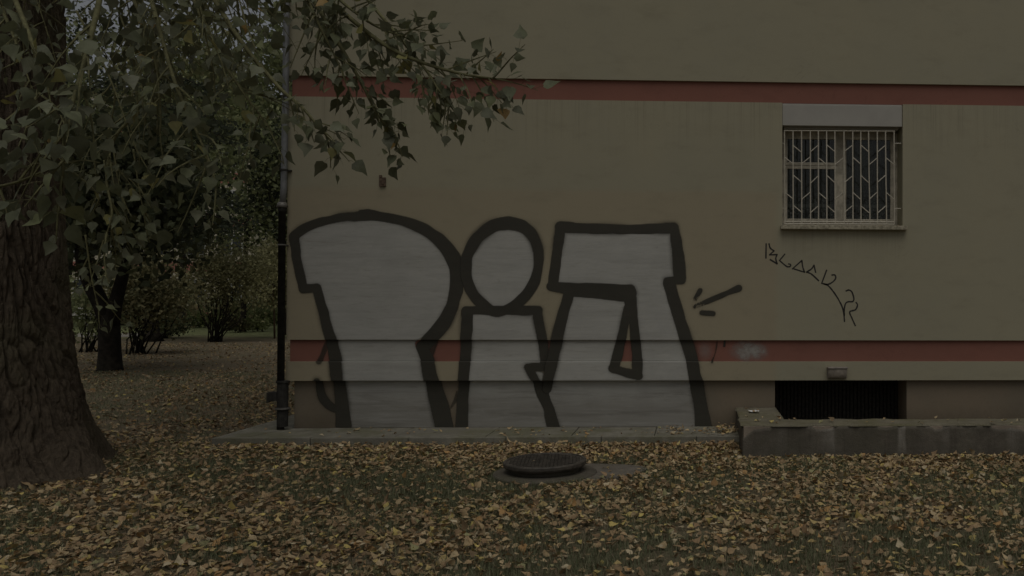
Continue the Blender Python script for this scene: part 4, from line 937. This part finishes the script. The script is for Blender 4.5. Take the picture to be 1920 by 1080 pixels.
# far wood closing the view
g0 = P(-250, 560, 95); cs = []
for i in range(260): cs.append(P(random.uniform(-900, 900), random.uniform(430, 590), random.uniform(88, 110)))
crown(None, cs, 26000, 1.5, .5, GR+GD, 'far_wood'); bpy.data.objects['far_wood']['label'] = 'mass of far trees closing the view beyond the park'

# ------------------------------------------------------------------ far buildings
def block(px0, px1, dist, toppy, label, wallc, bandc, floors, cols, grey=False):
    a0, a1 = P(px0, 560, dist), P(px1, 560, dist); H = P((px0+px1)/2, toppy, dist).z; x0, x1 = a0.x, a1.x; y0 = a0.y; dpt = 10
    t = empty('apartment_building', ((x0+x1)/2, y0, 0), label=label, category='building')
    mw = simple('far_wall_'+str(px0), wallc, .08, .4, .9, .2, 0); mb = simple('far_band_'+str(px0), bandc, .1, .4, .9, .2, 0)
    mg = simple('far_glass_'+str(px0), (.03, .035, .04), .2, 1, .2, .5, 0); mf = simple('far_frame_'+str(px0), (.5, .5, .48), .1, 2, .6, .3, 0)
    fh = H/floors; b = MB(); b.box(x0, x1, y0, y0+dpt, -.2, H); b.build('wall', mw, t)
    for f in range(floors): b = MB(); b.box(x0-.02, x1+.02, y0-.04, y0, f*fh+.02, f*fh+.75); b.build('red_band' if not grey else 'band', mb, t)
    b = MB(); b.box(x0-.3, x1+.3, y0-.3, y0+dpt+.3, H, H+.4); b.build('roof', M['roofing'], t)
    cwid = (x1-x0)/cols
    fme = None
    for f in range(floors):
        for c in range(cols):
            xc = x0+(c+.5)*cwid; zc_ = f*fh+fh*.62
            if fme is None:
                b = MB(); ww, hh = .75, .75
                b.box(-ww, -ww+.08, -.06, 0, -hh, hh); b.box(ww-.08, ww, -.06, 0, -hh, hh); b.box(-ww+.08, ww-.08, -.06, 0, hh-.08, hh); b.box(-ww+.08, ww-.08, -.06, 0, -hh, -hh+.08); b.box(-.04, .04, -.055, 0, -hh+.08, hh-.08)
                fo = b.build('window', mf); fme = fo.data; b = MB(); b.box(-ww+.08, ww-.08, -.03, 0, -hh+.08, hh-.08); po = b.build('pane', mg); pme = po.data; bpy.data.objects.remove(fo); bpy.data.objects.remove(po)
            o = link('window', fme, t); o.location = (xc-(x0+x1)/2, 0, zc_); p_ = link('pane', pme, o)
block(-160, 455, 62, 170, 'long cream block with red bands glimpsed through the trees', (.50, .45, .36), (.36, .16, .13), 5, 9)
block(462, 760, 78, 250, 'pale grey block seen through leaves beside the downpipe', (.55, .56, .58), (.48, .48, .5), 5, 5, True)
# path with kerb and bench in the left distance
b = MB(); g1, g2 = G(60, 628), G(222, 628); b.box(g1.x-30, g2.x+2, g1.y, g1.y+.15, -.05, .07); b.build('kerb', M['kerb'], kind='structure')
b = MB(); b.box(g1.x-30, g2.x+2, g1.y-1.6, g1.y-.002, -.05, .008); b.build('path', M['asphalt'], kind='structure')
g = G(140, 613); bn = empty('park_bench', (g.x, g.y, 0), label='white slatted park bench just right of the poplar trunk in the distance', category='bench')
for i in range(3): b = MB(); b.box(g.x-.9, g.x+.9, g.y-.25+.16*i, g.y-.13+.16*i, .42, .46); b.build('seat_slat', M['bench'], bn)
for i in range(3): b = MB(); b.box(g.x-.9, g.x+.9, g.y+.27+.02*i, g.y+.30+.02*i, .55+.15*i, .66+.15*i); b.build('back_slat', M['bench'], bn)
for sx in (-.7, .7): b = MB(); b.box(g.x+sx-.04, g.x+sx+.04, g.y-.25, g.y+.25, -.02, .418); b.box(g.x+sx-.04, g.x+sx+.04, g.y+.31, g.y+.37, .0, .95); b.build('leg', M['benchleg'], bn)
tot = sum(len(o.data.polygons) for o in bpy.data.objects if o.type == 'MESH'); print('polys', tot, 'objects', len(bpy.data.objects))
